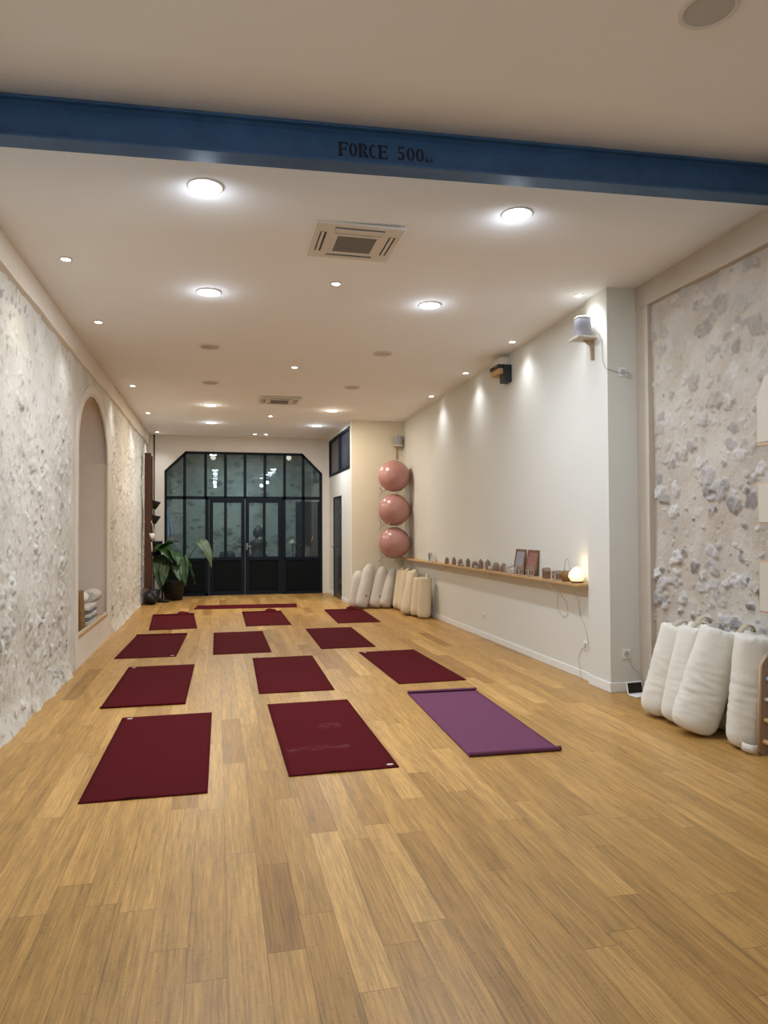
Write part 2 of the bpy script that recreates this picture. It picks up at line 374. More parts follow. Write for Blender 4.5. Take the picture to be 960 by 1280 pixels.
# ---- numpy stone fields
def vnoise(ny, nz, cy, cz_, seed):
    r = np.random.RandomState(seed); gy, gz = int(ny/cy)+3, int(nz/cz_)+3; g = r.rand(gy, gz)
    y = np.arange(ny)/cy; z = np.arange(nz)/cz_; iy = y.astype(int); iz = z.astype(int); fy = y-iy; fz = z-iz
    fy = fy*fy*(3-2*fy); fz = fz*fz*(3-2*fz); fy = fy[:, None]; fz = fz[None]
    a = g[np.ix_(iy, iz)]; b_ = g[np.ix_(iy+1, iz)]; c = g[np.ix_(iy, iz+1)]; d = g[np.ix_(iy+1, iz+1)]
    return (a*(1-fy)+b_*fy)*(1-fz)+(c*(1-fy)+d*fy)*fz
def fbm(ny, nz, c, seed, oct=4, gain=.5):
    o = 0; amp = 1; s = 0
    for k in range(oct):
        if c < 1.2: break
        o = o+amp*vnoise(ny, nz, c, c, seed+k*13); s += amp; amp *= gain; c /= 2
    return o/s
def stones(ys, zs, num, rmin, rmax, hmin, hmax, seed, vert=1.0, sign=1, sharp=4):
    r = np.random.RandomState(seed); H = np.zeros((len(ys), len(zs))); Mk = np.zeros_like(H); Tn = np.zeros_like(H)
    y0, y1, z0, z1 = ys[0], ys[-1], zs[0], zs[-1]
    for k in range(num):
        cy, cz_ = r.uniform(y0, y1), r.uniform(z0, z1); R = rmin+(rmax-rmin)*r.rand()**2; h = r.uniform(hmin, hmax)*(.5+.5*R/rmax)
        a = r.uniform(0, PI); asp = r.uniform(.55, .9); ph = r.uniform(0, 2*PI, 3); tl = r.uniform(-.5, .5, 2); tone = r.rand()
        i0, i1 = np.searchsorted(ys, (cy-R*1.5, cy+R*1.5)); j0, j1 = np.searchsorted(zs, (cz_-R*1.5*vert, cz_+R*1.5*vert))
        if i1 <= i0 or j1 <= j0: continue
        Yg = (ys[i0:i1]-cy)[:, None]; Zg = (zs[j0:j1]-cz_)[None]/vert
        u = Yg*math.cos(a)+Zg*math.sin(a); v = (-Yg*math.sin(a)+Zg*math.cos(a))/asp
        th = np.arctan2(v, u); Rt = R*(1+.10*np.sin(3*th+ph[0])+.07*np.sin(5*th+ph[1])+.05*np.sin(9*th+ph[2]))/np.power(np.abs(np.cos(th))**3.2+np.abs(np.sin(th))**3.2, 1/3.2)*.9
        d = 1-np.hypot(u, v)/Rt; hh = h*np.clip(d*sharp, 0, 1)*(1+tl[0]*u/R+tl[1]*v/R)
        sl = np.s_[i0:i1, j0:j1]; m = (hh > H[sl]) & (d > 0)
        H[sl] = np.where(m, hh, H[sl]); Mk[sl] = np.where(m, np.clip(d*sharp*1.5, 0, 1), Mk[sl]); Tn[sl] = np.where(m, tone, Tn[sl])
    return H, Mk, Tn
def grid_obj(name, X, ys, zs, Mk, Tn, mat, keep=None):
    ny, nz = X.shape; co = np.empty((ny, nz, 3)); co[..., 0] = X; co[..., 1] = ys[:, None]; co[..., 2] = zs[None]
    idx = np.arange(ny*nz).reshape(ny, nz); q = np.stack([idx[:-1, :-1], idx[1:, :-1], idx[1:, 1:], idx[:-1, 1:]], -1)
    q = q.reshape(-1, 4) if keep is None else q[keep]
    me = bpy.data.meshes.new(name); me.vertices.add(ny*nz); me.vertices.foreach_set('co', co.ravel())
    nf = len(q); me.loops.add(nf*4); me.loops.foreach_set('vertex_index', q.ravel().astype(np.int32))
    me.polygons.add(nf); me.polygons.foreach_set('loop_start', np.arange(0, nf*4, 4, dtype=np.int32))
    me.update(calc_edges=True)
    me.polygons.foreach_set('use_smooth', np.zeros(nf, dtype=bool)+True)
    at = me.color_attributes.new('stone', 'FLOAT_COLOR', 'POINT'); c = np.ones((ny*nz, 4)); c[:, 0] = Mk.ravel(); c[:, 1] = Tn.ravel()
    at.data.foreach_set('color', c.ravel()); me.materials.append(mat); me.validate()
    o = bpy.data.objects.new(name, me); col.objects.link(o); return o

# left wall (rubble, limewashed) with the niche opening
ys = np.concatenate([np.arange(-4, 3.6, .07), np.arange(3.6, 11.0, .0125), np.arange(11.0, 15.7, .02)]); zs = np.arange(0, 3.50, .0135)
ny, nz = len(ys), len(zs)
H1, K1, T1 = stones(ys, zs, 7000, .010, .048, .006, .024, 3, 1.3, sharp=4)
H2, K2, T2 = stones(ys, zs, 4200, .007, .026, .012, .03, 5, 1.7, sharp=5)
H3, K3, T3 = stones(ys, zs, 420, .05, .13, .006, .014, 9, 1.1, sharp=2)
dens = np.clip((fbm(ny, nz, 36, 21, 3, .6)-.40)*4.5, .15, 1)*np.clip(1.15-.22*zs[None], .4, 1)
disp = (np.maximum(H1, H3)*(.4+.8*dens)-H2*1.1*dens)+(fbm(ny, nz, 34, 31, 4)-.5)*.045+(fbm(ny, nz, 5, 77, 2, .8)-.5)*.02*dens
disp += .045*np.clip((.22-zs)/.22, 0, 1)[None]**1.6*(.5+fbm(ny, nz, 20, 55, 3))      # the foot of the wall spreads out
Yg, Zg = ys[:, None], zs[None]
surr = np.clip((1.42-np.abs(Yg-9.0))/.05+(fbm(ny, nz, 9, 41, 3)-.5)*3, 0, 1)          # smooth lime plaster round the niche
band = np.clip((Zg-(3.19+.02*np.sin(Yg*1.7)))/.01, 0, 1)
sm = np.maximum(surr, 0*band)
disp = disp*(1-sm)+.012*sm
NY0, NY1, NSP = 7.96, 9.98, 2.30; NYC = (NY0+NY1)/2; NR = (NY1-NY0)/2; NAP = 3.03-NSP
inside = (Yg > NY0+.03) & (Yg < NY1-.03) & (Zg > .36) & ((Zg < NSP) | (((Yg-NYC)/(NR-.03))**2+((Zg-NSP)/(NAP-.03))**2 < 1))
ins = inside[:-1, :-1] & inside[1:, :-1] & inside[1:, 1:] & inside[:-1, 1:]
tone = None; mk = np.maximum(np.where(T1 > .8, K1, 0)*.8, np.where(T2 > .2, K2, 0))*(1-sm)*(.5+.5*dens); T1 = np.where((T2 > .2) & (K2 > 0), T2*.3, (T1-.8)/.25+.0); T3 = T3*0; tone = np.clip(T1, 0, 1)  # chipped holes darkened: crevice shade put into the colour, with grey stone tone
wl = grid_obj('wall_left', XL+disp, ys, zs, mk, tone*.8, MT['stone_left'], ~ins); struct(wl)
# plaster lining of the niche: jambs, arch, back, sill
arch = [(NY0, .33), (NY0, NSP)]+[(NYC-NR*math.cos(PI*k/24), NSP+NAP*math.sin(PI*k/24)) for k in range(1, 24)]+[(NY1, NSP), (NY1, .33)]
b = MB(); dpt = -.34
va = [b.bm.verts.new((XL+.022, y, z)) for y, z in arch]; vb = [b.bm.verts.new((XL+dpt, y, z)) for y, z in arch]
for i in range(len(arch)-1): b.bm.faces.new((va[i], va[i+1], vb[i+1], vb[i])).smooth = 1 <= i < len(arch)-2
b.bm.faces.new(vb)
def outer(y, z):   # expanded outline of the plaster margin
    dy, dz = y-NYC, z-NSP
    return (NYC+dy*1.11, NSP+dz*1.12 if dz > 0 else z)
vo = [b.bm.verts.new((XL+.022, *outer(y, z))) for y, z in arch]; vo2 = [b.bm.verts.new((XL-.02, *outer(y, z))) for y, z in arch]
for i in range(len(arch)-1):
    b.bm.faces.new((va[i], va[i+1], vo[i+1], vo[i])); b.bm.faces.new((vo[i], vo[i+1], vo2[i+1], vo2[i]))
b.box((XL-.02, NY0-.111, 0), (XL+.022, NY1+.111, .33))
struct(b.build('wall_niche', MT['plaster_left']))
b = MB(); b.box((XL+dpt, NY0, .30), (XL+.026, NY1, .335)); struct(b.build('trim_1', 'oak'))     # sill board of the niche
# smooth band under the ceiling, left
b = MB(); pr = []; n = 120
for i in range(n+1):
    y = -4+(YB+4)*i/n; zl = 3.205+.010*math.sin(y*1.3)+.005*math.sin(y*5.3)
    pr.append([b.bm.verts.new(p) for p in ((XL-.03, y, zl-.01), (XL+.036, y, zl+.010), (XL+.03, y, 3.9), (XL-.03, y, 3.9))])
for i in range(n):
    for k in range(3): b.bm.faces.new((pr[i][k], pr[i+1][k], pr[i+1][k+1], pr[i][k+1]))
struct(b.build('trim_2', 'plaster_left'))

# right rubble wall near the camera
ys = np.concatenate([np.arange(-4, 3.4, .06), np.arange(3.4, 5.66, .0085)]); zs = np.arange(0, 3.95, .011)
ny, nz = len(ys), len(zs)
H1, K1, T1 = stones(ys, zs, 2600, .020, .10, .012, .032, 13, .85, sharp=5.5)
H3, K3, T3 = stones(ys, zs, 2600, .010, .032, .006, .016, 15, .9, sharp=4)
H2, K2, T2 = stones(ys, zs, 500, .008, .03, .006, .02, 17, .8)
hi = np.clip((2.7-zs)/1.2, .6, 1)[None]
rough = (fbm(ny, nz, 9, 91, 3, .8)-.5)
K1 = K1*np.clip((fbm(ny, nz, 10, 73, 3, .8)-.22)*4, .25, 1)
H4, K4, T4 = stones(ys, zs, 160, .07, .14, .004, .012, 19, .9, sharp=2.2)
disp = np.maximum(np.maximum(H1, H3), H4)*hi*(1+rough*1.6)-H2*.7*hi+(fbm(ny, nz, 40, 33, 5)-.5)*.035+rough*.008
tone = np.where(K1 > 0, T1, np.where(K3 > 0, T3, .6+.4*T4)); K3 = np.maximum(K3, K4*.7)
wr = grid_obj('wall_stone', XS+.02-disp, ys, zs, np.maximum(K1, K3*.8)*np.clip((2.7-zs)/1.2, .42, 1)[None], tone, MT['stone_right']); struct(wr)
b = MB(); n = 40; pr = []
b.box((XS-.03, 5.455, 0), (XS+.08, 5.63, 3.40)); struct(b.build('trim_3', 'plaster'))
b = MB()
for i in range(n+1):
    y = -4+(5.63+4)*i/n
    pr.append([b.bm.verts.new(p) for p in ((XS+.08, y, 3.362), (XS-.035, y, 3.368+.004*math.sin(y*4)), (XS-.035, y, 4.0), (XS+.08, y, 4.0))])
for i in range(n):
    for k in range(3): b.bm.faces.new((pr[i][k], pr[i+1][k], pr[i+1][k+1], pr[i][k+1]))
b.bm.faces.new(pr[-1]); struct(b.build('trim_4', 'plaster'))

# entrance hall beyond the glazing
ys_ = np.arange(-2.2, 3.9, .03); zs_ = np.arange(0, 3.6, .03); ny, nz = len(ys_), len(zs_)
H1, K1, T1 = stones(ys_, zs_, 500, .05, .16, .008, .03, 23, .7, sharp=3)
d_ = H1+(fbm(ny, nz, 20, 35, 4)-.5)*.05
hw = grid_obj('wall_hall', d_, ys_, zs_, K1, T1, MT['stone_hall']); struct(hw)
hw.rotation_euler = (0, 0, -PI/2); hw.location = (0, 18.8, 0); hw.scale = (1, 1, 1)
b = MB(); b.box((-2.0, 15.83, 0), (-1.9, 19.2, 3.6)); b.box((3.7, 15.83, 0), (3.8, 19.2, 3.6)); struct(b.build('wall_hall_sides', 'plaster_back'))
b = MB(); b.box((2.0, 18.68, 0), (2.75, 18.74, 2.13)); d4 = struct(b.build('door_4', 'navy'))
b = MB(); b.tube([(2.1, 18.66, 1.0), (2.1, 18.64, 1.0), (2.2, 18.64, 1.0)], .01, 6); b.build('handle', 'chrome', d4)

# ------------------------------------------------------------------ steel glazing
gx = [-1.09, -.679, -.246, .171, .584, 1.011, 1.439, 1.849, 2.265]; fy0, fy1 = YB+.02, YB+.08
z_t = 2.10; win = struct(empty('window_1', (0.58, YB, 0)))
def wb(o, name, mat, par): # build in world coords under a parent empty
    ob = o.build(name, mat, None, Matrix.Translation(-Vector(par.location))); ob.parent = par; return ob
def bar(b, p, q, wdt, y0=fy0, y1=fy1):
    p, q = Vector((p[0], 0, p[1])), Vector((q[0], 0, q[1])); d = (q-p).normalized(); nrm = Vector((-d.z, 0, d.x))*wdt/2
    b.prism([(v.x, y0, v.z) for v in (p-nrm, q-nrm, q+nrm, p+nrm)], (0, y1-y0, 0))
b = MB(); w_ = .055
bar(b, (-1.065, 0), (-1.065, 2.67), w_); bar(b, (2.24, 0), (2.24, 2.65), w_); bar(b, (-1.075, 2.655), (-.655, 3.065), w_); bar(b, (-.67, 3.065), (1.84, 3.065), w_)
bar(b, (1.82, 3.07), (2.25, 2.64), w_); bar(b, (-1.05, z_t), (2.22, z_t), .065); bar(b, (-1.05, .03), (-.2, .03), .06); bar(b, (1.45, .03), (2.22, .03), .06)
for i, x in enumerate(gx[1:-1]): bar(b, (x, z_t), (x, 3.05), .06)
bar(b, (gx[1], .79), (gx[1], z_t), .065); bar(b, (gx[7], .79), (gx[7], z_t), .065)
for x0, x1 in ((-1.05, -.23), (1.43, 2.22)): bar(b, (x0, .78), (x1, .78), .06)
bar(b, (-.215, 0), (-.215, z_t), .08); bar(b, (1.42, 0), (1.42, z_t), .08)
wb(b, 'frame', 'black', win)
for x0, x1 in ((-1.05, -.25), (1.45, 2.22)):
    b = MB(); b.box((x0, fy0+.015, .05), (x1, fy0+.035, .76)); b.box((x0+.04, fy0+.008, .10), (x1-.04, fy0+.016, .70), .002); wb(b, 'kick_panel', 'blackp', win)
gy = YB+.05
def pane(pts, par):
    b = MB(); b.prism([(x, gy, z) for x, z in pts], (0, .004, 0)); return wb(b, 'pane', 'glass', par)
ztops = [2.66, 3.05, 3.05, 3.05, 3.05, 3.05, 3.05, 3.05, 2.64]
for i in range(8):
    x0, x1 = gx[i], gx[i+1]
    if i == 0: pts = [(x0+.03, z_t), (x1, z_t), (x1, 3.05), (x0+.03, 2.68)]
    elif i == 7: pts = [(x0, z_t), (x1-.03, z_t), (x1-.03, 2.64), (x0, 3.05)]
    else: pts = [(x0, z_t), (x1, z_t), (x1, 3.05), (x0, 3.05)]
    pane(pts, win)
for i in (0, 1, 6, 7):
    x0, x1 = gx[i], gx[i+1]
    if i == 1: x1 = -.22
    if i == 6: x0 = 1.42
    pane([(x0+.01, .79), (x1-.01, .79), (x1-.01, z_t), (x0+.01, z_t)], win)
for nm, x0, x1, hx in (('door_1', -.170, .580, .545), ('door_2', .590, 1.375, .625)):
    dr = struct(empty(nm, (x0, YB+.02, 0)))
    b = MB(); y0, y1 = YB+.01, YB+.07; xm = .171 if nm == 'door_1' else .995
    for x in (x0+.04, x1-.04): bar(b, (x, .01), (x, 2.065), .08, y0, y1)
    bar(b, (x0+.08, .05), (x1-.08, .05), .08, y0, y1); bar(b, (x0+.08, 2.03), (x1-.08, 2.03), .07, y0, y1); bar(b, (x0+.08, .79), (x1-.08, .79), .07, y0, y1)
    bar(b, (xm, .82), (xm, 2.0), .06, y0, y1); wb(b, 'frame', 'black', dr)
    b = MB(); b.box((x0+.08, y0+.02, .09), (x1-.08, y0+.035, .76)); b.box((x0+.12, y0+.012, .13), (x1-.12, y0+.022, .72), .003); wb(b, 'kick_panel', 'blackp', dr)
    for a, c in ((x0+.075, xm-.015), (xm+.015, x1-.075)): pane([(a, .81), (c, .81), (c, 2.01), (a, 2.01)], dr)
    b = MB(); b.tube([(hx, y0, 1.05), (hx, y0-.05, 1.05), (hx+(.11 if nm == 'door_2' else -.11), y0-.05, 1.05)], .011, 8); b.box((hx-.018, y0-.008, .98), (hx+.018, y0, 1.12)); wb(b, 'handle', 'chrome' if nm == 'door_2' else 'black', dr)

# partition door and high window
dr = struct(empty('door_3', (2.44, D0, 0)))
b = MB(); b.box((2.415, D0+.035, .008), (2.45, D1-.035, DZ-.03)); wb(b, 'door_leaf', 'navy', dr)
b = MB()
for a, c in (((2.405, D0, 0), (2.47, D0+.035, DZ)), ((2.405, D1-.035, 0), (2.47, D1, DZ)), ((2.405, D0, DZ-.03), (2.47, D1, DZ))): b.box(a, c)
wb(b, 'frame', 'black', dr)
for z in (.37, 1.76): 
    b = MB(); b.box((2.40, D0+.03, z-.05), (2.415, D0+.05, z+.05)); wb(b, 'hinge', 'chrome', dr)
b = MB(); b.tube([(2.415, 14.90, 1.05), (2.36, 14.90, 1.05), (2.36, 14.79, 1.05)], .01, 8); b.lathe([(.022, 0), (.022, .008)], (2.407, 14.90, 1.05), 12, axis='x'); wb(b, 'handle', 'chrome', dr)
wi = struct(empty('window_2', (2.42, 14.3, 2.56)))
b = MB()
for a, c in (((2.41, W0, 2.56), (2.48, W0+.05, 3.36)), ((2.41, W1-.05, 2.56), (2.48, W1, 3.36)), ((2.41, W0, 2.56), (2.48, W1, 2.61)), ((2.41, W0, 3.31), (2.48, W1, 3.36)), ((2.41, 14.25, 2.56), (2.48, 14.36, 3.36))): b.box(a, c)
wb(b, 'frame', 'black', wi)
for a, c in ((W0+.04, 14.26), (14.35, W1-.04)):
    b = MB(); b.box((2.44, a, 2.6), (2.446, c, 3.32)); wb(b, 'pane', 'navy', wi)

# ------------------------------------------------------------------ steel beam with stencilled lettering
BA = math.atan2(.16/4.8*1.05, 1)   # the beam follows the slight rise of the ceiling
bx0, bx1 = -1.75, 3.95; zb = lambda x: cz(x, 4.02)
beam = tag(empty('steel_beam', (1.0, 3.96, zb(1.0)), rot=(0, -BA*.955, 0)), 'dark blue riveted-look steel beam with stencilled letters across the whole ceiling', 'beam')
beam['label'] = 'dark blue steel beam with faded stencilled lettering across the ceiling'
b = MB(); hl, hr = -2.75, 2.95; HB = .215
b.box((hl, -.065, 0), (hr, .065, .014), .003); b.box((hl, -.065, HB-.014), (hr, .065, HB), .003); b.box((hl, -.008, .012), (hr, .008, HB-.012))
for s_ in (1, -1):
    for z0, dz in ((.012, 1), (HB-.012, -1)): b.prism([(hl, .006*s_, z0), (hl, .035*s_, z0), (hl, .006*s_, z0+.016*dz)], (hr-hl, 0, 0))
b.build('flanged_section', 'beam', beam)
def stroke_rect(b, x, z, w, h): b.prism([(x, 0, z), (x+w, 0, z), (x+w, 0, z+h), (x, 0, z+h)], (0, -.0012, 0))
def ringseg(b, cx, cz_, rx, rz, tx, tz, a0, a1, n=12):
    for i in range(n):
        A, B = math.radians(a0+(a1-a0)*i/n), math.radians(a0+(a1-a0)*(i+1)/n)
        def P(a, k): return (cx+math.cos(a)*(rx-(tx if k else 0)), 0, cz_+math.sin(a)*(rz-(tz if k else 0)))
        b.prism([P(A, 0), P(B, 0), P(B, 1), P(A, 1)], (0, -.0012, 0))
def glyph(b, ch, x, z, h):
    w = h*.62; s = h*.22; t = h*.09
    def ser(cx): stroke_rect(b, cx-h*.05, z, s+h*.1, t*.8); stroke_rect(b, cx-h*.05, z+h-t*.8, s+h*.1, t*.8)
    if ch in 'FREK': stroke_rect(b, x, z, s, h); ser(x)
    if ch in 'FE': stroke_rect(b, x+s+h*.04, z+h-t, w-s, t); stroke_rect(b, x+w-t*.4, z+h-h*.28, t, h*.26); stroke_rect(b, x+s+h*.04, z+h*.47, w*.4, t); stroke_rect(b, x+w*.72, z+h*.38, t, h*.26)
    if ch == 'E': stroke_rect(b, x+s+h*.04, z, w-s, t); stroke_rect(b, x+w-t*.4, z, t, h*.28)
    if ch == 'R':
        ringseg(b, x+s+h*.05, z+h*.73, w*.55, h*.27, s*.9, t, -88, 88); b.prism([(x+s+h*.06, 0, z+h*.44), (x+w-s*.9, 0, z), (x+w+.1*h, 0, z), (x+s+h*.26, 0, z+h*.44)], (0, -.0012, 0))
    if ch == 'K':
        b.prism([(x+s, 0, z+h*.45), (x+w-s*.4, 0, z), (x+w+.1*h, 0, z), (x+s+h*.16, 0, z+h*.55)], (0, -.0012, 0)); b.prism([(x+s, 0, z+h*.4), (x+w-.05*h, 0, z+h), (x+w+.1*h, 0, z+h), (x+s+h*.1, 0, z+h*.4)], (0, -.0012, 0))
    if ch in 'O0':
        for a0, a1 in ((-82, 82), (98, 262)): ringseg(b, x+w/2, z+h/2, w/2, h/2, s*.85, t, a0, a1)
    if ch in 'CG': ringseg(b, x+w/2, z+h/2, w/2, h/2, s*.9, t, 50, 310)
    if ch == 'G': stroke_rect(b, x+w*.55, z+h*.1, w*.3, h*.35)
    if ch == '5':
        stroke_rect(b, x+w*.15, z+h-t*1.3, w*.75, t*1.5); stroke_rect(b, x+w*.12, z+h*.55, t, h*.4); ringseg(b, x+w*.42, z+h*.32, w*.48, h*.32, s*.9, t, -150, 120)
b = MB(); x = -.325; hh = .078
for ch in 'FORCE': glyph(b, ch, x, .064, hh); x += .058
x += .052
for ch in '500': glyph(b, ch, x, .064, hh); x += .056
for ch in 'KG': glyph(b, ch, x+.004, .064, .028); x += .026
ob = b.build('stencil_lettering', 'print', beam); ob.location = (0.0, -.0095, .0)

# ------------------------------------------------------------------ ceiling fittings
discs_on = [(-.07, 4.30, 0, 'large round lit ceiling light nearest the beam, on the left'), (1.944, 4.377, 0, 'large round lit ceiling light close to the beam, on the right'),
            (-.072, 6.21, 0, 'round lit ceiling light behind the left light nearest the beam'), (1.918, 6.295, 0, 'round lit ceiling light behind the right light near the beam, beyond the air conditioner'),
            (-.11, 11.77, 1, 'warm round ceiling light on the left, level with the far small air vent'), (-.113, 13.69, 0, 'round lit ceiling light on the left closest to the glazed doors'),
            (1.90, 11.96, 1, 'warm round ceiling light on the right, beyond the far air conditioner'), (1.88, 13.72, 0, 'round lit ceiling light on the right closest to the glazed doors')]
def disc(x, y, z, lab, lit, warm, grp, R=.095):
    o = tag(empty('ceiling_light', (x, y, z)), lab, 'ceiling light', grp)
    b = MB(); b.lathe([(R+.012, .0), (R+.012, -.004), (R+.004, -.009), (R, -.009), (R, 0)], n=32); b.build('trim_ring', 'fixture', o)
    b = MB(); b.lathe([(R-.002, -.003), (R-.002, -.0075)], n=32, smooth=False); b.build('lens', ('lens_w' if warm else 'lens') if lit else 'off', o)
    if lit:
        cl_ = WARM if warm else ((.67, .82, 1) if y < 3 else DAY if y < 7 else COOL)
        l = light('lamp_glow', 'AREA', (0, 0, -.014), DISC_W*(.22 if y < 3 else 1.3 if y < 7 else 1.1), cl_, .18); l.parent = o
        l = light('halo_fill', 'POINT', (0, 0, -.085 if y > 3 else -.35), DISC_W*(.055 if y > 3 else .50), cl_, .07); l.parent = o  # extra point light hung below the disc, added to brighten the ceiling
    return o
for x, y, wm, lab in discs_on: disc(x, y, cz(x, y)-.001, lab, True, wm, 'lit round ceiling lights')
for x, y, lab in ((-.1, 1.2, 'added round fill light in the raised ceiling, left and nearer than the beam'), (2.1, .3, 'added round fill light in the raised ceiling, right and behind the camera'), (-.1, -1.6, 'added round fill light in the raised ceiling at the rear left'), (2.0, -2.0, 'added round fill light in the raised ceiling at the rear right')):
    disc(x, y, cu(x, y)-.001, lab, True, 0, 'lit round ceiling lights')  # unseen lights, added to fill the foreground and the raised ceiling
def unlit(x, y, z, lab, R=.095):
    o = tag(empty('ceiling_speaker', (x, y, z)), lab, 'ceiling speaker', 'unlit round ceiling discs')
    b = MB(); b.lathe([(R+.022, .0), (R+.022, -.004), (R+.008, -.012), (R, -.006), (R, 0)], n=32); b.build('trim_ring', 'fixture', o)
    b = MB(); b.lathe([(R-.001, 0), (R-.001, -.005)], n=32, smooth=False); b.build('grille', 'off', o)
for x, y, lab in ((-.084, 8.05, 'unlit grey round ceiling disc on the left, the nearer of the left pair'), (-.093, 10.0, 'unlit grey round ceiling disc on the left, just before the warm light'),
                  (1.887, 8.1, 'unlit grey round ceiling disc on the right, the nearer of the right pair'), (1.885, 10.03, 'unlit grey round ceiling disc on the right, beside the far air conditioner')):
    unlit(x, y, cz(x, y)-.001, lab)
unlit(2.14, 2.72, cu(2.1, 2.6)-.002, 'big grey round disc in the raised ceiling in front of the beam, top right', .105)

spots = [(-1.088, 5.60, 1, 1, 'small bright warm spotlight nearest the camera along the left stone wall'), (-1.113, 7.24, 1, 0, 'second small spotlight from the camera along the left stone wall'),
         (-1.144, 10.38, 1, 0, 'small spotlight along the left wall just beyond the arched niche'), (-1.158, 12.76, 1, 0, 'small spotlight along the left wall, second from the glazed back wall'),
         (-1.2, 15.25, 1, 0, 'small spotlight in the far left corner of the ceiling above the plank'),
         (.966, 5.85, 0, 0, 'small central spotlight just behind the large air conditioner'), (.942, 8.92, 0, 0, 'small central spotlight between the two air conditioners'),
         (.915, 12.71, 0, 0, 'small central spotlight beyond the small far air conditioner'), (.77, 15.2, 0, 0, 'left of the paired small spotlights above the glazed doors'), (1.0, 15.2, 0, 0, 'right of the paired small spotlights above the glazed doors'),
         (3.20, 5.85, 2, 0, 'small spotlight against the white pillar above the speaker'), (3.22, 7.40, 2, 0, 'small spotlight by the right wall between pillar and projector'),
         (3.215, 8.93, 2, 0, 'small spotlight by the right wall just past the projector'), (3.213, 10.49, 2, 0, 'small spotlight by the right wall farthest from the pillar')]
SPOTS = []
for x, y, kind, wm, lab in spots:
    z = cz(x, y)-.001; o = tag(empty('ceiling_spotlight', (x, y, z)), lab, 'spotlight', 'small recessed ceiling spotlights'); R = .034
    b = MB(); b.lathe([(R+.012, 0), (R+.012, -.003), (R, -.007), (R, 0)], n=20); b.build('trim_ring', 'fixture', o)
    b = MB(); b.lathe([(R-.001, 0), (R-.001, -.006)], n=20, smooth=False); b.build('lens', 'lens_w' if wm else 'lens', o)
    if kind == 0: l = light('lamp_glow', 'SPOT', (0, 0, -.02), SPOT_W, COOL, .03, cone=math.radians(100), blend=.8)
    elif kind == 1: l = light('lamp_glow', 'SPOT', (0, 0, -.02), WALLSPOT_W*(.72 if y < 8 else 1), WARM if wm else (.92, .96, 1), .05, (0, math.radians(-2), 0), cone=math.radians(110), blend=1)
    else: l = light('lamp_glow', 'SPOT', (0, 0, -.02), WALLSPOT_W*(.7 if y > 6 else 1.1), COOL, .09, (0, math.radians(-1 if y > 6 else -12), 0), cone=math.radians(116), blend=1)
    l.parent = o

def cassette(loc, sx, sy, lab, rz=0):
    o = tag(empty('air_conditioner', loc, rz), lab, 'air conditioner', 'ceiling air conditioners')
    b = MB(); b.box((-sx/2, -sy/2, -.022), (sx/2, sy/2, 0), .006); b.build('panel', 'fixture', o)
    b = MB(); gx_, gy_ = sx*.27, sy*.27; b.box((-gx_, -gy_, -.03), (gx_, gy_, -.02), .004); b.build('intake_frame', 'fixture', o)
    b = MB(); b.box((-gx_*.82, -gy_*.82, -.033), (gx_*.82, gy_*.82, -.029))
    b.build('intake_grille', 'grille', o)
    for ax, ay, lx, ly in ((-sx*.39, 0, sx*.07, sy*.55), (sx*.39, 0, sx*.07, sy*.55), (0, sy*.39, sx*.55, sy*.07), (0, -sy*.39, sx*.55, sy*.07)):
        b = MB(); b.box((ax-lx/2, ay-ly/2, -.0245), (ax+lx/2, ay+ly/2, -.0215)); s_ = b.build('outlet_slot', 'grilled', o)
        b = MB(); k = .3; b.box((ax-(lx*k if lx < ly else lx/2)/1, ay-(ly*k if ly < lx else ly/2), -.032), (ax+(lx*.12 if lx < ly else lx/2), ay+(ly*.12 if ly < lx else ly/2), -.0235), .001); b.build('louvre', 'fixture', s_)
cassette((.95, 4.96, cz(.95, 4.96)-.004), .62, .60, 'large square white ceiling air conditioner behind the blue beam')
cassette((.94, 11.15, cz(.94, 11.15)-.002), .62, .58, 'far small-looking square ceiling air conditioner before the glazed doors')

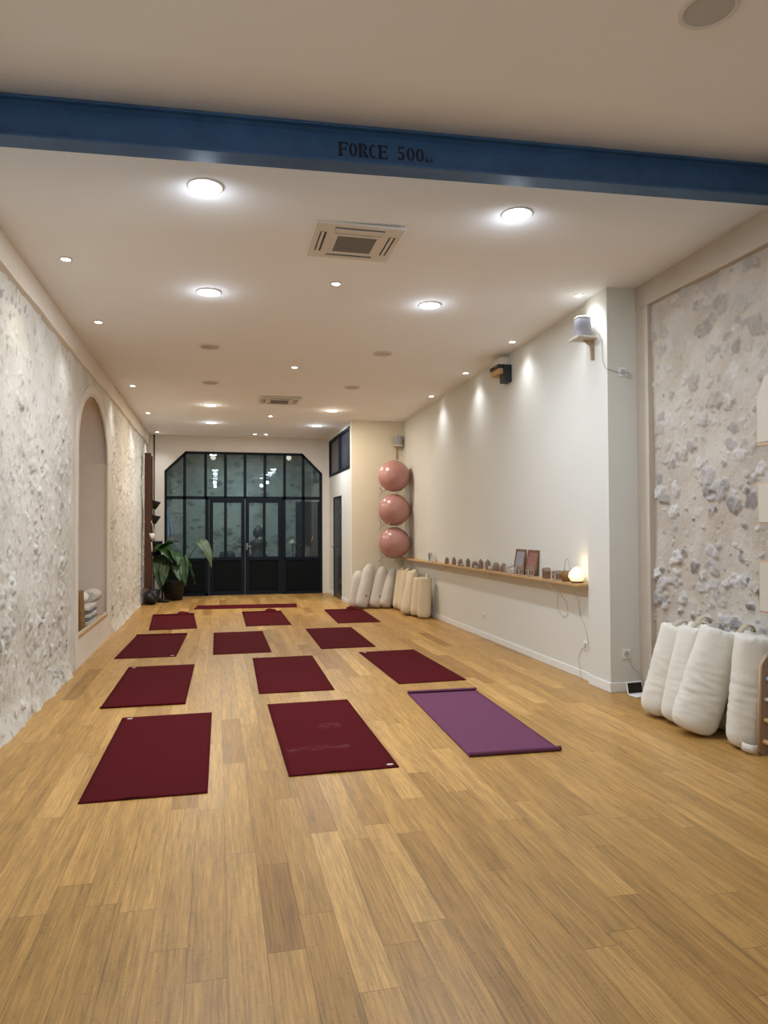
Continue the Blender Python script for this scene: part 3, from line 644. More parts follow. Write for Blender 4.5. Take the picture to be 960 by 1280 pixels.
# ------------------------------------------------------------------ yoga mats
MW, ML = .664, 1.735
def mat_mesh(name, W, Ln, mat, curl0=0, curl1=0, rr=.016, notch=None, seed=0, th=.005, corner=0.0, flap=None):
    """flat foam sheet with optional rolled ends; thickness th"""
    rnd = random.Random(seed); prof = []
    if curl0: prof += [(-Ln/2+rr*math.sin(a), rr-rr*math.cos(a)+.0) for a in [-(PI*1.5)*(1-k/8) for k in range(8)]]
    nl = 60
    for i in range(nl+1):
        y = -Ln/2+Ln*i/nl; prof.append((y, 0))
    if curl1: prof += [(Ln/2+rr*math.sin(a), rr-rr*math.cos(a)) for a in [(PI*1.5)*(k+1)/8 for k in range(8)]]
    # normals for thickness
    b = MB(); nx = 16; top, bot = [], []
    for j, (y, z) in enumerate(prof):
        p0 = prof[max(j-1, 0)]; p1 = prof[min(j+1, len(prof)-1)]; d = Vector((p1[0]-p0[0], p1[1]-p0[1])).normalized(); nn = Vector((-d.y, d.x))
        rt, rb = [], []
        for i in range(nx+1):
            x = -W/2+W*i/nx; yy = y
            if corner:
                e = W/2-abs(x); 
                if e < corner and j in (0,): yy += (corner-math.sqrt(max(corner**2-(corner-e)**2, 0)))*.7
                if e < corner and j == len(prof)-1 and not curl1: yy -= (corner-math.sqrt(max(corner**2-(corner-e)**2, 0)))*.7
            wv = .0012*noise.noise(Vector((x*4, y*3, seed*3.1))) if z == 0 else 0
            lift = 0
            if z == 0:
                for ex, ey, amp, rad in ((-.06+.1*rnd.random()*0, -Ln/2, .010, .10),):
                    dd = math.hypot((x-ex), (y-ey)*1.3); lift += amp*max(0, 1-dd/rad)**2
            if seed == 6 and z == 0: lift += .004*math.exp(-((y+.42)/.022)**2)
            base = z+.0015+max(wv, -.001)+lift
            rb.append(b.bm.verts.new((x, yy, base))); rt.append(b.bm.verts.new((x, yy+nn.x*th, base+nn.y*th)))
        top.append(rt); bot.append(rb)
    for j in range(len(prof)-1):
        for i in range(nx):
            b.bm.faces.new((top[j][i], top[j][i+1], top[j+1][i+1], top[j+1][i])).smooth = True
            b.bm.faces.new((bot[j][i], bot[j+1][i], bot[j+1][i+1], bot[j][i+1])).smooth = True
        for i in (0, nx): b.bm.faces.new((top[j][i], top[j+1][i], bot[j+1][i], bot[j][i]))
    for j in (0, len(prof)-1):
        for i in range(nx): b.bm.faces.new((top[j][i], bot[j][i], bot[j][i+1], top[j][i+1]))
    return b
mats = [(-0.377, 4.911, -0.006, 0, 0, 'ul', 'burgundy yoga mat nearest the camera, at the front of the left column'),
        (0.735, 5.061, 0.004, 0, 0, 'lr', 'burgundy yoga mat with a pale scuff, at the front of the middle column'),
        (-0.576, 6.992, -0.012, .009, 0, 'ul', 'burgundy yoga mat in the left column, second from the camera, with thin rolled near edge'),
        (0.7, 7.191, -0.015, 0, 0, '', 'burgundy yoga mat in the middle column, directly behind the front scuffed one'),
        (1.947, 7.277, 0.022, 0, 0, 'ul', 'burgundy yoga mat directly behind the purple mat'),
        (-0.757, 9.27, -0.031, 0, .009, 'lr', 'burgundy yoga mat in the left column, third from the camera'),
        (0.284, 9.274, -0, 0, 0, '', 'burgundy yoga mat third in the middle column with a faint crosswise crease'),
        (1.55, 9.34, -0.01, 0, 0, '', 'burgundy yoga mat in the right column, two behind the purple mat'),
        (-0.662, 11.517, 0.055, 0, .012, '', 'farthest burgundy yoga mat in the left column, nearest the arched niche'),
        (0.745, 11.562, -0, 0, .010, '', 'farthest lengthwise burgundy yoga mat in the middle column'),
        (2.133, 11.534, -0.028, 0, .008, '', 'farthest burgundy yoga mat in the right column, before the far bolsters')]
for i, (x, y, r, c0, c1, tg, lab) in enumerate(mats):
    o = tag(empty('yoga_mat', (x, y, .0), r), lab, 'yoga mat', 'burgundy yoga mats laid out on the floor')
    Ln = ML
    mat_mesh('sheet', MW, Ln, 'mat', c0 > 0, c1 > 0, max(c0, c1, .008), seed=i).build('sheet', 'mat_scuff' if i == 1 else 'mat', o)
    if tg:
        tx = (-.5+.09 if tg[1] == 'l' else .5-.07)*MW; ty = (-.5*Ln+.05 if tg[0] == 'l' else .5*Ln-.05)
        b = MB(); b.lathe([(.014, .0068), (.014, .0082)], (tx, ty, 0), 16, sx=1.5, smooth=False); b.build('size_tag', 'tag', o)
    if i in (9, 10, 8):
        b = MB(); b.prism([(.05, Ln/2-.05, .008), (.22, Ln/2-.02, .008), (.25, Ln/2+.05, .03), (.12, Ln/2+.07, .05), (.06, Ln/2+.03, .03)], (0, 0, .008)); b.build('curled_flap', 'mat', o)
o = tag(empty('yoga_mat', (.53, 13.40, .0), -.085+PI/2), 'burgundy yoga mat laid crosswise in front of the glazed doors', 'yoga mat', 'burgundy yoga mats laid out on the floor')
mat_mesh('sheet', .62, 1.83, 'mat', seed=20).build('sheet', 'mat', o)
# purple mat: corners on the floor from the photograph's perspective
o = tag(empty('yoga_mat', (1.888, 5.13, .0), -.037), 'single purple yoga mat with rolled ends, in front of the right column', 'yoga mat')
PURPLE = o
mat_mesh('sheet', .62, 1.72, 'matp', True, True, .015, seed=33, th=.006).build('sheet', 'matp', o)

# ------------------------------------------------------------------ bolsters
def bolster_parts(seed, Ln, wx, wy, mat, pw=2.25, wr=1.0, knot=False):
    bm_ = MB(); n = 56; rings = []; NZ = 60
    for j in range(NZ+1):
        t = j/NZ; z = Ln*t
        e0 = .10/Ln; 
        r = 1.0
        if t < e0: r = .55+.45*math.sqrt(max(0, 1-(1-t/e0)**2.2))
        if t > 1-e0*.45: q = (t-(1-e0*.45))/(e0*.45); r = .80+.20*math.sqrt(max(0, 1-q**2.2))
        if knot and t > .72: q = (t-.72)/.28; r = 1-.62*q**2.2 if q < .93 else .38-.2*(q-.93)/.07
        r *= 1+.035*math.sin(PI*t)-.03*t
        ring = []
        for k in range(n):
            a = 2*PI*k/n; ca, sa = math.cos(a), math.sin(a); q = (abs(ca)**pw+abs(sa)**pw)**(-1/pw)
            fold = noise.noise(Vector((ca*1.1+seed*7.7, sa*1.1, z*36)))*.036*wr*math.exp(-((t-.45)/.3)**2)
            fold += noise.noise(Vector((ca*2.2, sa*2.2+seed*3, z*70)))*.014*wr
            big = noise.noise(Vector((ca*1.3, sa*1.3, z*5+seed*5)))*.05
            pl = .05*math.sin(a*15+seed)*(max(0, (t-.93)/.07))*.8
            rr = r*(1+fold+big+pl)*q
            zz = z+.012*noise.noise(Vector((ca*2, sa*2, seed+9)))*(1 if t > .9 else 0)
            ring.append(bm_.bm.verts.new((rr*ca*wx/2, rr*sa*wy/2, zz)))
        rings.append(ring)
    for j in range(NZ):
        for k in range(n): bm_.bm.faces.new((rings[j][k], rings[j][(k+1) % n], rings[j+1][(k+1) % n], rings[j+1][k])).smooth = True
    for rg, zoff, s in ((rings[0], .0, 1), (rings[-1], -.012, -1)):
        c = bm_.bm.verts.new((0, 0, (0 if s == 1 else Ln)+zoff))
        for k in range(n): bm_.bm.faces.new((rg[k], rg[(k+1) % n], c)).smooth = True
    return bm_
def strap(p0, p1, up, wid, side, n=10, th=.004):
    b = MB(); p0, p1, up, side = Vector(p0), Vector(p1), Vector(up), Vector(side).normalized(); rr = []
    for i in range(n+1):
        t = i/n; p = p0.lerp(p1, t)+up*math.sin(PI*t)**.7; d = (p1-p0).normalized()
        rr.append([b.bm.verts.new(p+side*wid/2), b.bm.verts.new(p-side*wid/2), b.bm.verts.new(p-side*wid/2+up.normalized()*th), b.bm.verts.new(p+side*wid/2+up.normalized()*th)])
    for i in range(n):
        for k in range(4): b.bm.faces.new((rr[i][k], rr[i+1][k], rr[i+1][(k+1) % 4], rr[i][(k+1) % 4])).smooth = k in (0, 2)
    b.bm.faces.new(rr[0]); b.bm.faces.new(rr[-1][::-1]); return b
def bolster(p0, p1, wx, wy, spin, mat, lab, grp, seed, handle=1, wr=1.0, tab=False, label=None, knot=False):
    p0, p1 = Vector(p0), Vector(p1); d = p1-p0; Ln = d.length; d.normalize()
    rot = Vector((0, 0, 1)).rotation_difference(d).to_matrix().to_4x4() @ Matrix.Rotation(spin, 4, 'Z')
    # sink so that the tilted lower rim just touches the floor
    o = tag(empty('bolster', p0), lab, 'bolster', grp); o.rotation_euler = rot.to_euler()
    body = bolster_parts(seed, Ln, wx, wy, mat, wr=wr, knot=knot).build('body', mat, o)
    lo = min((rot @ v.co).z for v in body.data.vertices); o.location.z = -lo+.001
    if handle:
        strap((-wx*.36, -.02, Ln-.012), (wx*.36, -.02, Ln-.012), (0, -.012, .062), .046, (0, 1, .15)).build('handle', 'strapd' if handle == 2 else mat, o)
    if tab:
        strap((-.05, -wy/2+.01, .03), (.05, -wy/2+.0, .03), (0, -.05, .0), .05, (0, 0, 1)).build('lower_strap', mat, o)
    if label:
        b = MB(); b.box((-.012, -wy/2-.004, Ln*.22), (.012, -wy/2+.012, Ln*.22+.04)); b.build('sewn_label', 'walnut', o)
    return o
G1 = 'large cotton bolsters leaning on the near right stone wall'
bolster((3.26, 4.85, 0), (3.42, 4.78, .67), .25, .24, .3, 'cotton', 'leftmost front cream bolster leaning on the right stone wall, next to the white pillar', G1, 1, 2)
bolster((3.28, 4.62, 0), (3.44, 4.60, .68), .24, .25, .3, 'cotton', 'second front cream bolster from the pillar, half hidden behind a wider one', G1, 2, 2)
bolster((3.21, 4.37, 0), (3.44, 4.32, .69), .30, .25, -.62, 'cotton', 'big wrinkled cream bolster in the middle front, leaning furthest over', G1, 3, 2, 1.5)
bolster((3.36, 4.02, 0), (3.43, 4.00, .72), .25, .24, -.5, 'cotton', 'upright cream bolster with a strap at its foot, beside the wooden climbing frame', G1, 4, 0, 1.2, tab=True)
bolster((3.53, 4.70, 0), (3.535, 4.68, .72), .2, .2, .2, 'cotton', 'cream bolster behind the two left front ones, its handle showing above', G1, 5, 2)
bolster((3.52, 4.46, 0), (3.53, 4.46, .68), .2, .2, .2, 'cotton', 'low rounded cream bolster behind the big leaning one', G1, 6, 0)
bolster((3.52, 4.22, 0), (3.525, 4.22, .72), .2, .2, .2, 'cotton', 'cream bolster with handle in the gap behind the upright one', G1, 7, 2)
G2 = 'far bolsters leaning in the corner under the balls'
fb = [((2.40, 12.70), (2.53, 12.80), .64, 'cotton_g', 1, 'far left grey-white bolster at the door end of the corner row'),
      ((2.50, 12.50), (2.72, 12.72), .76, 'cotton_g', 1, 'far grey-white bolster with knotted tip, second from the black door'),
      ((2.73, 12.46), (2.96, 12.70), .70, 'cotton_g', 1, 'far grey-white bolster with a small dark label, third from the black door'),
      ((2.90, 12.40), (3.16, 12.64), .66, 'cotton_g', 0, 'far slanting grey-white bolster, fourth from the black door'),
      ((3.10, 12.62), (3.22, 12.80), .62, 'cotton_g', 0, 'far grey-white bolster tucked in the corner behind the others'),
      ((3.10, 12.16), (3.22, 12.30), .66, 'cotton_w', 1, 'far yellowish bolster at the corner end of the row on the right wall'),
      ((3.12, 11.93), (3.23, 12.05), .66, 'cotton_w', 1, 'far yellowish bolster second from the corner on the right wall'),
      ((3.16, 11.68), (3.26, 11.80), .66, 'cotton_w', 1, 'far yellowish bolster third from the corner on the right wall'),
      ((3.02, 11.36), (3.22, 11.55), .66, 'cotton_w', 1, 'far yellowish bolster sloping most, behind the squarish upright one'),
      ((3.14, 11.17), (3.24, 11.27), .60, 'cotton_w', 0, 'far short yellowish bolster squeezed beside the squarish upright one'),
      ((3.20, 10.93), (3.245, 10.96), .64, 'cotton_w', 1, 'far squarish upright bolster nearest the camera under the shelf')]
for i, (a, c, ln, mt, hd, lab) in enumerate(fb):
    wd = .25 if i == 10 else .23
    bolster((*a, 0), (*c, ln), wd, .20 if i < 10 else .22, .2+.1*i, mt, lab, G2, 20+i, hd if i > 4 else 0, .9, label=(i in (1, 2)), knot=i < 5)

# ------------------------------------------------------------------ exercise balls on wall holders
for k, z in enumerate((2.365, 1.757, 1.165)):
    r = .288; nm = ('top', 'middle', 'bottom')[k]
    b = MB(); bmesh.ops.create_uvsphere(b.bm, u_segments=48, v_segments=32, radius=r)
    for f in b.bm.faces: f.smooth = True
    for v in b.bm.verts:   # moulded ribs of the rubber, and a slight sag on the holder
        q = v.co.z/r; v.co *= 1+.0035*math.sin(q*26)
        if v.co.z < 0: v.co.z *= .975
    o = tag(b.build('exercise_ball', 'ball'), '%s of the three dusty pink exercise balls stacked in the corner' % nm, 'exercise ball', 'pink exercise balls on wall holders'); o.location = (3.09, 12.40, z)
    h = tag(empty('ball_holder', (3.09, 12.95, z-.14)), 'wire wall holder under the %s pink ball' % nm, 'ball holder', 'wire ball holders')
    b = MB(); R = .15; cx = [(R*math.cos(a), -.55+R*math.sin(a), -.108) for a in [2*PI*i/24 for i in range(25)]]
    b.tube(cx, .005, 6); b.tube([(-.15, 0, -.02), (-.15, -.3, -.115), (-.11, -.45, -.108)], .005, 6); b.tube([(.15, 0, -.02), (.15, -.3, -.115), (.11, -.45, -.108)], .005, 6)
    b.tube([(-.15, -.006, -.20), (-.15, -.30, -.115)], .004, 6); b.tube([(.15, -.006, -.20), (.15, -.30, -.115)], .004, 6)
    b.build('wire_ring', 'chrome', h)
    for sx in (-.15, .15):
        b = MB(); b.box((sx-.009, -.005, -.21), (sx+.009, 0, .0), .002); b.build('wall_plate', 'skirt', h)

# ------------------------------------------------------------------ shelf and what stands on it
def sz(y): return .895+.02*(12.9-y)/6.8
sh = tag(empty('wall_shelf', (3.40, 9.5, sz(9.5))), 'long narrow oak shelf along the white right wall', 'shelf')
b = MB(); SW = .15
b.prism([(XR-SW, 6.01, sz(6.01)-.03), (XR, 6.01, sz(6.01)-.03), (XR, 6.01, sz(6.01)), (XR-SW, 6.01, sz(6.01))], (0, 0, 0.0001)); b.bm.free()
b = MB(); v = []
for y in (6.01, 12.93):
    v.append([b.bm.verts.new((x, y, z)) for x, z in ((XR-SW, sz(y)-.022), (XR, sz(y)-.022), (XR, sz(y)), (XR-SW, sz(y)))])
b.bm.faces.new(v[0]); b.bm.faces.new(v[1][::-1])
for k in range(4): b.bm.faces.new((v[0][k], v[1][k], v[1][(k+1) % 4], v[0][(k+1) % 4]))
wb(b, 'board', 'oak', sh)
for y in (6.8, 8.6, 10.4, 12.2):
    b = MB(); b.prism([(XR, y-.01, sz(y)-.03), (XR-.10, y-.01, sz(y)-.03), (XR, y-.01, sz(y)-.11)], (0, .02, 0)); wb(b, 'bracket', 'skirt', sh)
def crystal(y, h, w, shape, lab, x=3.33, mat='stone_i', seed=0):
    rnd = random.Random(seed*17+3); b = MB(); n = 7; z0 = 0; rings = []
    lv = ((0, .9), (.18, 1.0), (.62, .92), (.8, .7)) if shape == 'round' else ((0, .85), (.3, .95), (.68, .9), (.7, .88))
    for t, s in lv: rings.append([b.bm.verts.new((w/2*s*math.cos(2*PI*k/n)*(1+.15*rnd.uniform(-1, 1)), w/2*s*math.sin(2*PI*k/n)*(1+.15*rnd.uniform(-1, 1)), h*t+(rnd.uniform(-.04, .04)*h if t > 0 else 0))) for k in range(n)])
    tip = b.bm.verts.new((rnd.uniform(-.1, .1)*w, rnd.uniform(-.1, .1)*w, h))
    for i in range(len(rings)-1):
        for k in range(n): b.bm.faces.new((rings[i][k], rings[i][(k+1) % n], rings[i+1][(k+1) % n], rings[i+1][k]))
    for k in range(n): b.bm.faces.new((rings[-1][k], rings[-1][(k+1) % n], tip))
    b.bm.faces.new(rings[0][::-1])
    o = tag(b.build('crystal_stone', mat), lab, 'crystal', 'standing stones and crystals on the shelf'); o.location = (x, y, sz(y)+.001)
cr = [(10.13, .10, .065, 'round', 'small blunt brown standing stone at the far end of the shelf row'), (9.80, .12, .06, 'pt', 'slim pointed brown stone, second from the far end of the row'),
      (9.52, .10, .07, 'round', 'blunt brown stone just before the first tea light'), (9.21, .125, .065, 'pt', 'tall pointed brown stone just after the first tea light'),
      (8.94, .095, .09, 'round', 'broad low brown stone just before the second tea light'), (8.72, .13, .075, 'pt', 'pointed brown stone right beside the second tea light'),
      (8.47, .135, .075, 'pt', 'tall pointed grey-brown stone in the middle of the row'), (8.20, .11, .09, 'round', 'rounded leaning brown stone right of the tall middle one'),
      (7.96, .11, .09, 'round', 'brown stone last before the pale crystal cluster'), ]
for i, (y, h, wd, s_, lab) in enumerate(cr): crystal(y, h, wd, s_, lab, seed=i)
crystal(7.76, .12, .13, 'pt', 'pale grey crystal cluster at the foot of the left picture frame', 3.32, 'stone_g', 31)
crystal(7.62, .08, .08, 'round', 'tiny pale crystal between cluster and frame', 3.30, 'stone_g', 32)
for y, lab in ((9.36, 'glowing tea light holder between the third and fourth shelf stones'), (8.82, 'glowing tea light holder in the middle of the stone row')):
    o = tag(empty('tea_light', (3.30, y, sz(y)+.001)), lab, 'tea light', 'tea lights on the shelf')
    b = MB(); b.lathe([(.024, 0), (.028, .03), (.024, .032), (.020, .008)], n=16); b.build('cup', 'stone_g', o)
    b = MB(); b.lathe([(.017, .009), (.017, .02)], n=14, smooth=False); b.build('wax', 'lens_w', o)
o = tag(empty('tea_light', (3.31, 8.33, sz(8.33)+.001)), 'unlit pale tea light holder beside the tall middle stone', 'tea light', 'tea lights on the shelf')
b = MB(); b.lathe([(.026, 0), (.032, .05), (.028, .05), (.022, .01)], n=16); b.build('cup', 'stone_g', o)
b = MB(); b.lathe([(.018, .011), (.018, .025)], n=14, smooth=False); b.build('wax', 'fixture', o)
# folded cards at the far end
o = tag(empty('leaflet', (3.32, 10.92, sz(10.92)+.001), .5), 'white folded leaflets standing alone at the far end of the shelf', 'leaflet')
for k, (a, mt) in enumerate(((-.22, 'fixture'), (.05, 'blanket_b'), (.25, 'fixture'))):
    b = MB(); b.box((-.05, -.001, 0), (.05, .001, .145 if k != 1 else .12)); b.build('card', mt, o, Matrix.Translation((0, .02*k-.02, .003)) @ Matrix.Rotation(a, 4, 'X') @ Matrix.Rotation(a*2, 4, 'Z'))
# two framed pictures leaning on the wall
for y0, y1, mt, lab in ((7.46, 7.73, 'art_a', 'left brown-framed picture with grey print leaning on the wall'), (7.13, 7.40, 'art_b', 'right brown-framed picture with reddish print leaning on the wall')):
    o = tag(empty('picture_frame', (3.34, (y0+y1)/2, sz(y0)+.001), rot=(0, .17, 0)), lab, 'picture', 'picture frames on the shelf')
    wd, hh = (y1-y0), .285; b = MB(); t_ = .022
    for a, c in (((0, -wd/2, 0), (.018, -wd/2+t_, hh)), ((0, wd/2-t_, 0), (.018, wd/2, hh)), ((0, -wd/2+t_, 0), (.018, wd/2-t_, t_)), ((0, -wd/2+t_, hh-t_), (.018, wd/2-t_, hh))): b.box(a, c, .002)
    b.build('frame', 'walnut', o); b = MB(); b.box((.006, -wd/2+t_, t_), (.012, wd/2-t_, hh-t_)); b.build('print', mt, o)
# small glass and clay houses
def house(y, w_, h, mat, lab, x=3.31, cat='ornament', lit=False):
    w_ *= .68; h *= .68
    o = tag(empty('house_ornament', (x, y, sz(y)+.001)), lab, cat, 'little house ornaments on the shelf')
    b = MB(); b.box((-w_/2, -w_/2, 0), (w_/2, w_/2, h*.68), .002)
    b.build('body', mat, o)
    for k in (0, 1):
        b = MB(); b.box((-w_/2-.002, -w_/2+w_*(.16+.42*k), h*.16), (-w_/2+.0002, -w_/2+w_*(.42+.42*k), h*.56)); b.build('window', 'walnut', o)
        b = MB(); b.box((-w_/2+w_*(.16+.42*k), -w_/2-.002, h*.16), (-w_/2+w_*(.42+.42*k), -w_/2+.0002, h*.56)); b.build('window', 'walnut', o)
    b = MB(); b.prism([(-w_*.56, -w_*.58, h*.68), (-w_*.56, 0, h), (-w_*.56, w_*.58, h*.68)], (w_*1.12, 0, 0)); b.build('roof', 'stone_i', o)
    return o
house(7.39, .085, .15, 'stone_g', 'pale little house in front of the gap between both frames', 3.285)
house(7.14, .095, .17, 'stone_g', 'pale crystal house in front of the right picture frame', 3.285)
house(6.79, .10, .165, 'stone_i', 'grey-brown little house standing alone right of the frames')
house(6.56, .11, .14, 'stone_g', 'pale gabled lantern house left of the glowing lamp')
# wicker cylinder, wire hoop, glowing lamp
o = tag(empty('basket', (3.32, 6.36, sz(6.36)+.001)), 'brown wicker basket tipped beside the glowing lamp with a wire hoop', 'basket')
b = MB(); b.lathe([(.05, 0), (.06, .05), (.062, .10), (.055, .10), (.05, .01)], n=24); b.build('basket_body', 'wicker', o)
b = MB(); b.tube([(0, -.055*math.cos(a), .10+.12*math.sin(a)) for a in [PI*i/16 for i in range(17)]], .0025, 6); b.build('wire_handle', 'chrome', o)
o = tag(empty('glowing_lamp', (3.315, 6.16, sz(6.16)+.001)), 'warm glowing faceted lamp at the pillar end of the shelf', 'lamp')
b = MB(); b.lathe([(.055, 0), (.058, .018)], n=20); b.build('base', 'walnut', o)
b = MB(); b.lathe([(.055, .018), (.078, .055), (.074, .095), (.03, .14), (.008, .15)], n=7, smooth=False); b.build('shade', glow('salt_glow', (1, .82, .42), .85), o)
l = light('lamp_glow', 'POINT', (.0, 0, .19), .35, (1, .75, .4), .03); l.parent = o
# cables
def cable(pts, lab, r=.0025, mat='cable'):
    b = MB(); b.tube(smooth_curve(pts), r, 6); return tag(b.build('cable', mat), lab, 'cable')
x_ = 3.392
cable([(3.26, 6.62, sz(6.6)+.003), (3.247, 6.62, sz(6.6)-.005), (3.35, 6.64, .80), (x_, 6.72, .70), (x_, 6.69, .60), (x_, 6.60, .55), (x_, 6.50, .58), (x_, 6.52, .68), (x_, 6.60, .74), (3.33, 6.56, .82), (3.247, 6.54, sz(6.5)-.005), (3.26, 6.54, sz(6.5)+.003)], 'looped white cable hanging below the shelf near the little houses')
cable([(3.26, 6.24, sz(6.24)+.003), (3.247, 6.24, sz(6.2)-.005), (3.32, 6.25, .84), (x_, 6.27, .72), (x_, 6.26, .62), (x_, 6.16, .50), (x_, 6.11, .40), (x_, 6.10, .36), (3.375, 6.12, .325), (x_, 6.22, .28), (3.39, 6.29, .18), (3.38, 6.25, .10), (3.372, 6.22, .02), (3.36, 6.21, .004)], 'white lamp cable running down from the glowing lamp past the socket')
b = MB(); b.box((3.378, 6.255, .60), (3.398, 6.275, .66), .004); tag(b.build('inline_switch', 'fixture'), 'small white inline switch on the lamp cable below the shelf', 'switch')
# sockets
def socket(loc, axis, lab):
    o = tag(empty('wall_socket', loc, rot=(0, 0, -PI/2 if axis == 'x' else 0)), lab, 'socket', 'white wall sockets')
    b = MB(); b.box((-.041, -.009, -.041), (.041, 0, .041), .003); b.build('plate', 'skirt', o)
    b = MB(); b.lathe([(.022, -.0095), (.0235, -.0115), (.017, -.0095)], n=20, axis='y'); b.build('rim', 'off', o)
    b = MB(); b.lathe([(.019, -.0093), (.019, -.0098)], n=20, axis='y', smooth=False); b.build('well', 'off', o)
    return o
socket((3.495, 5.629, .33), 'y', 'white wall socket on the pillar front above the small screen')
socket((3.49, 5.629, 2.815), 'y', 'high white wall socket on the pillar fed by the speaker cable')
socket((3.399, 6.15, .325), 'x', 'white wall socket low on the right wall next to the pillar, cable plugged in')
socket((3.399, 8.8, .28), 'x', 'lone white wall socket low in the middle of the right wall')

# speakers on wooden brackets
def speaker(loc, rz, lab, s=1.0):
    o = tag(empty('bookshelf_speaker', loc, rz), lab, 'speaker', 'small grey speakers on wooden brackets')
    b = MB(); b.lathe([(.050, .004), (.060, .012), (.060, .145), (.058, .150)], n=40, power=3.2); b.build('fabric_body', 'smooth_grey', o)
    b = MB(); b.lathe([(.059, .150), (.061, .154), (.059, .163), (.050, .166)], n=40, power=3.2); b.build('top_cap', 'fixture', o)
    b = MB(); b.lathe([(.05, 0), (.052, .006)], n=40, power=3.2); b.build('foot', 'fixture', o)
    return o
def bracket(loc, rz, lab):   # local -y is away from the wall
    o = tag(empty('wooden_bracket', loc, rz), lab, 'bracket', 'wooden speaker brackets')
    b = MB(); b.box((-.085, -.20, -.022), (.085, -.01, 0), .004); b.build('platform', 'panel', o)
    b = MB(); b.prism([(-.012, -.10, -.022), (-.012, 0, -.022), (-.012, 0, -.20), (-.012, -.025, -.20), (-.012, -.035, -.07), (-.012, -.09, -.035)], (.024, 0, 0)); b.build('leg', 'brackleg', o)
    return o
bracket((3.344, 5.86, 3.168), -PI/2, 'pale wooden bracket on the left face of the white pillar')
speaker((3.235, 5.86, 3.170), -PI/2-.1, 'grey speaker on the pillar bracket, nearest the camera').scale = (1.15, 1.15, 1.1)
cable([(3.29, 5.84, 3.20), (3.318, 5.75, 3.19), (3.336, 5.71, 3.10), (3.336, 5.70, 2.95), (3.338, 5.66, 2.86), (3.344, 5.622, 2.835), (3.40, 5.618, 2.82), (3.50, 5.615, 2.79), (3.56, 5.615, 2.76), (3.56, 5.615, 2.80), (3.50, 5.612, 2.815)], 'thin white cable from the speaker round the pillar corner to the high socket', .0035)
bracket((3.28, 12.949, 2.985), 0, 'pale wooden bracket high in the far corner above the balls').scale = (1, .8, 1.3)
speaker((3.28, 12.84, 2.987), -.2, 'grey speaker in the far corner high above the pink balls').scale = (1.15, 1.0, 1.1)
# projector on its shelf
o = tag(empty('projector', (3.40, 8.0, 3.27)), 'small dark projector on a wooden wall box high on the right wall', 'projector')
b = MB(); b.box((-.17, -.17, .075), (-.005, .17, .13), .006); b.build('projector_body', 'navy', o)
b = MB(); b.box((-.16, -.16, .0), (0, .16, .075), .004); b.build('wooden_box', 'oak', o)
b = MB(); b.box((-.10, -.21, -.12), (-.005, -.02, .12), .004); b.build('side_housing', 'grilled', o)
b = MB(); b.lathe([(.022, -.176), (.022, -.160)], (0, .05, .10), 16, axis='x'); b.build('lens_ring', 'blackm', o)
b = MB(); b.box((-.12, -.14, .13), (0, .14, .235), .003); b.build('mounting_plate', 'fixture', o)
o.scale = (.95, .8, .85)
# little screen on the floor by the pillar
o = tag(empty('small_screen', (3.505, 5.47, 0), .12), 'small white device with black screen on the floor at the pillar foot', 'electronic display')
b = MB(); b.box((-.075, -.08, .002), (.09, .03, .014), .004); b.build('base', 'skirt', o)
M = Matrix.Translation((0, .03, .008)) @ Matrix.Rotation(-.22, 4, 'X')
b = MB(); b.box((-.08, -.006, 0), (.08, .006, .105), .004); b.build('case', 'skirt', o, M)
b = MB(); b.box((-.072, -.0085, .010), (.072, -.005, .095)); b.build('screen', 'screen', o, M)
o = tag(empty('floor_plug', (3.60, 5.57, 0)), 'dark power adapter on the floor behind the small screen', 'adapter'); b = MB(); b.box((-.03, -.03, .0), (.03, .03, .05), .006); b.build('block', 'grille', o)
cable([(3.50, 5.612, .33), (3.515, 5.606, .28), (3.55, 5.606, .21), (3.60, 5.60, .17), (3.622, 5.59, .12), (3.61, 5.58, .055)], 'thin grey cable from the pillar socket to the floor adapter', .0025, 'off')

# ------------------------------------------------------------------ cream wall panels on the near stone wall
for z0, z1, cut, lab in ((1.995, 2.42, True, 'top cream wall panel with sloping upper corner on the right stone wall'), (1.46, 1.745, False, 'middle cream wall panel on the right stone wall'), (.86, 1.21, False, 'lowest cream wall panel on the right stone wall')):
    o = tag(empty('wall_panel', (XS-.03, 4.0, z0)), lab, 'wall panel', 'cream panels hung on the right stone wall')
    y1, y0 = 4.15, 3.80; h = z1-z0
    pts = [(0, y1-4, 0), (0, y0-4, 0), (0, y0-4, h+(.12 if cut else 0)), (0, (y1-4) - (.08 if cut else .0001), h+(.0 if not cut else .05)), (0, y1-4, h-(.09 if cut else 0))]
    if not cut: pts = [pts[0], pts[1], (0, y0-4, h), (0, y1-4, h)]
    b = MB(); b.prism(pts, (-.035, 0, 0)); b.build('box_frame', 'ply', o)
    cy = sum(p[1] for p in pts)/len(pts); cz__ = sum(p[2] for p in pts)/len(pts)
    pts2 = [(-.035, cy+(p[1]-cy)*.92, cz__+(p[2]-cz__)*.92) for p in pts]
    b = MB(); b.prism(pts2, (-.006, 0, 0)); b.build('canvas', 'panel', o)

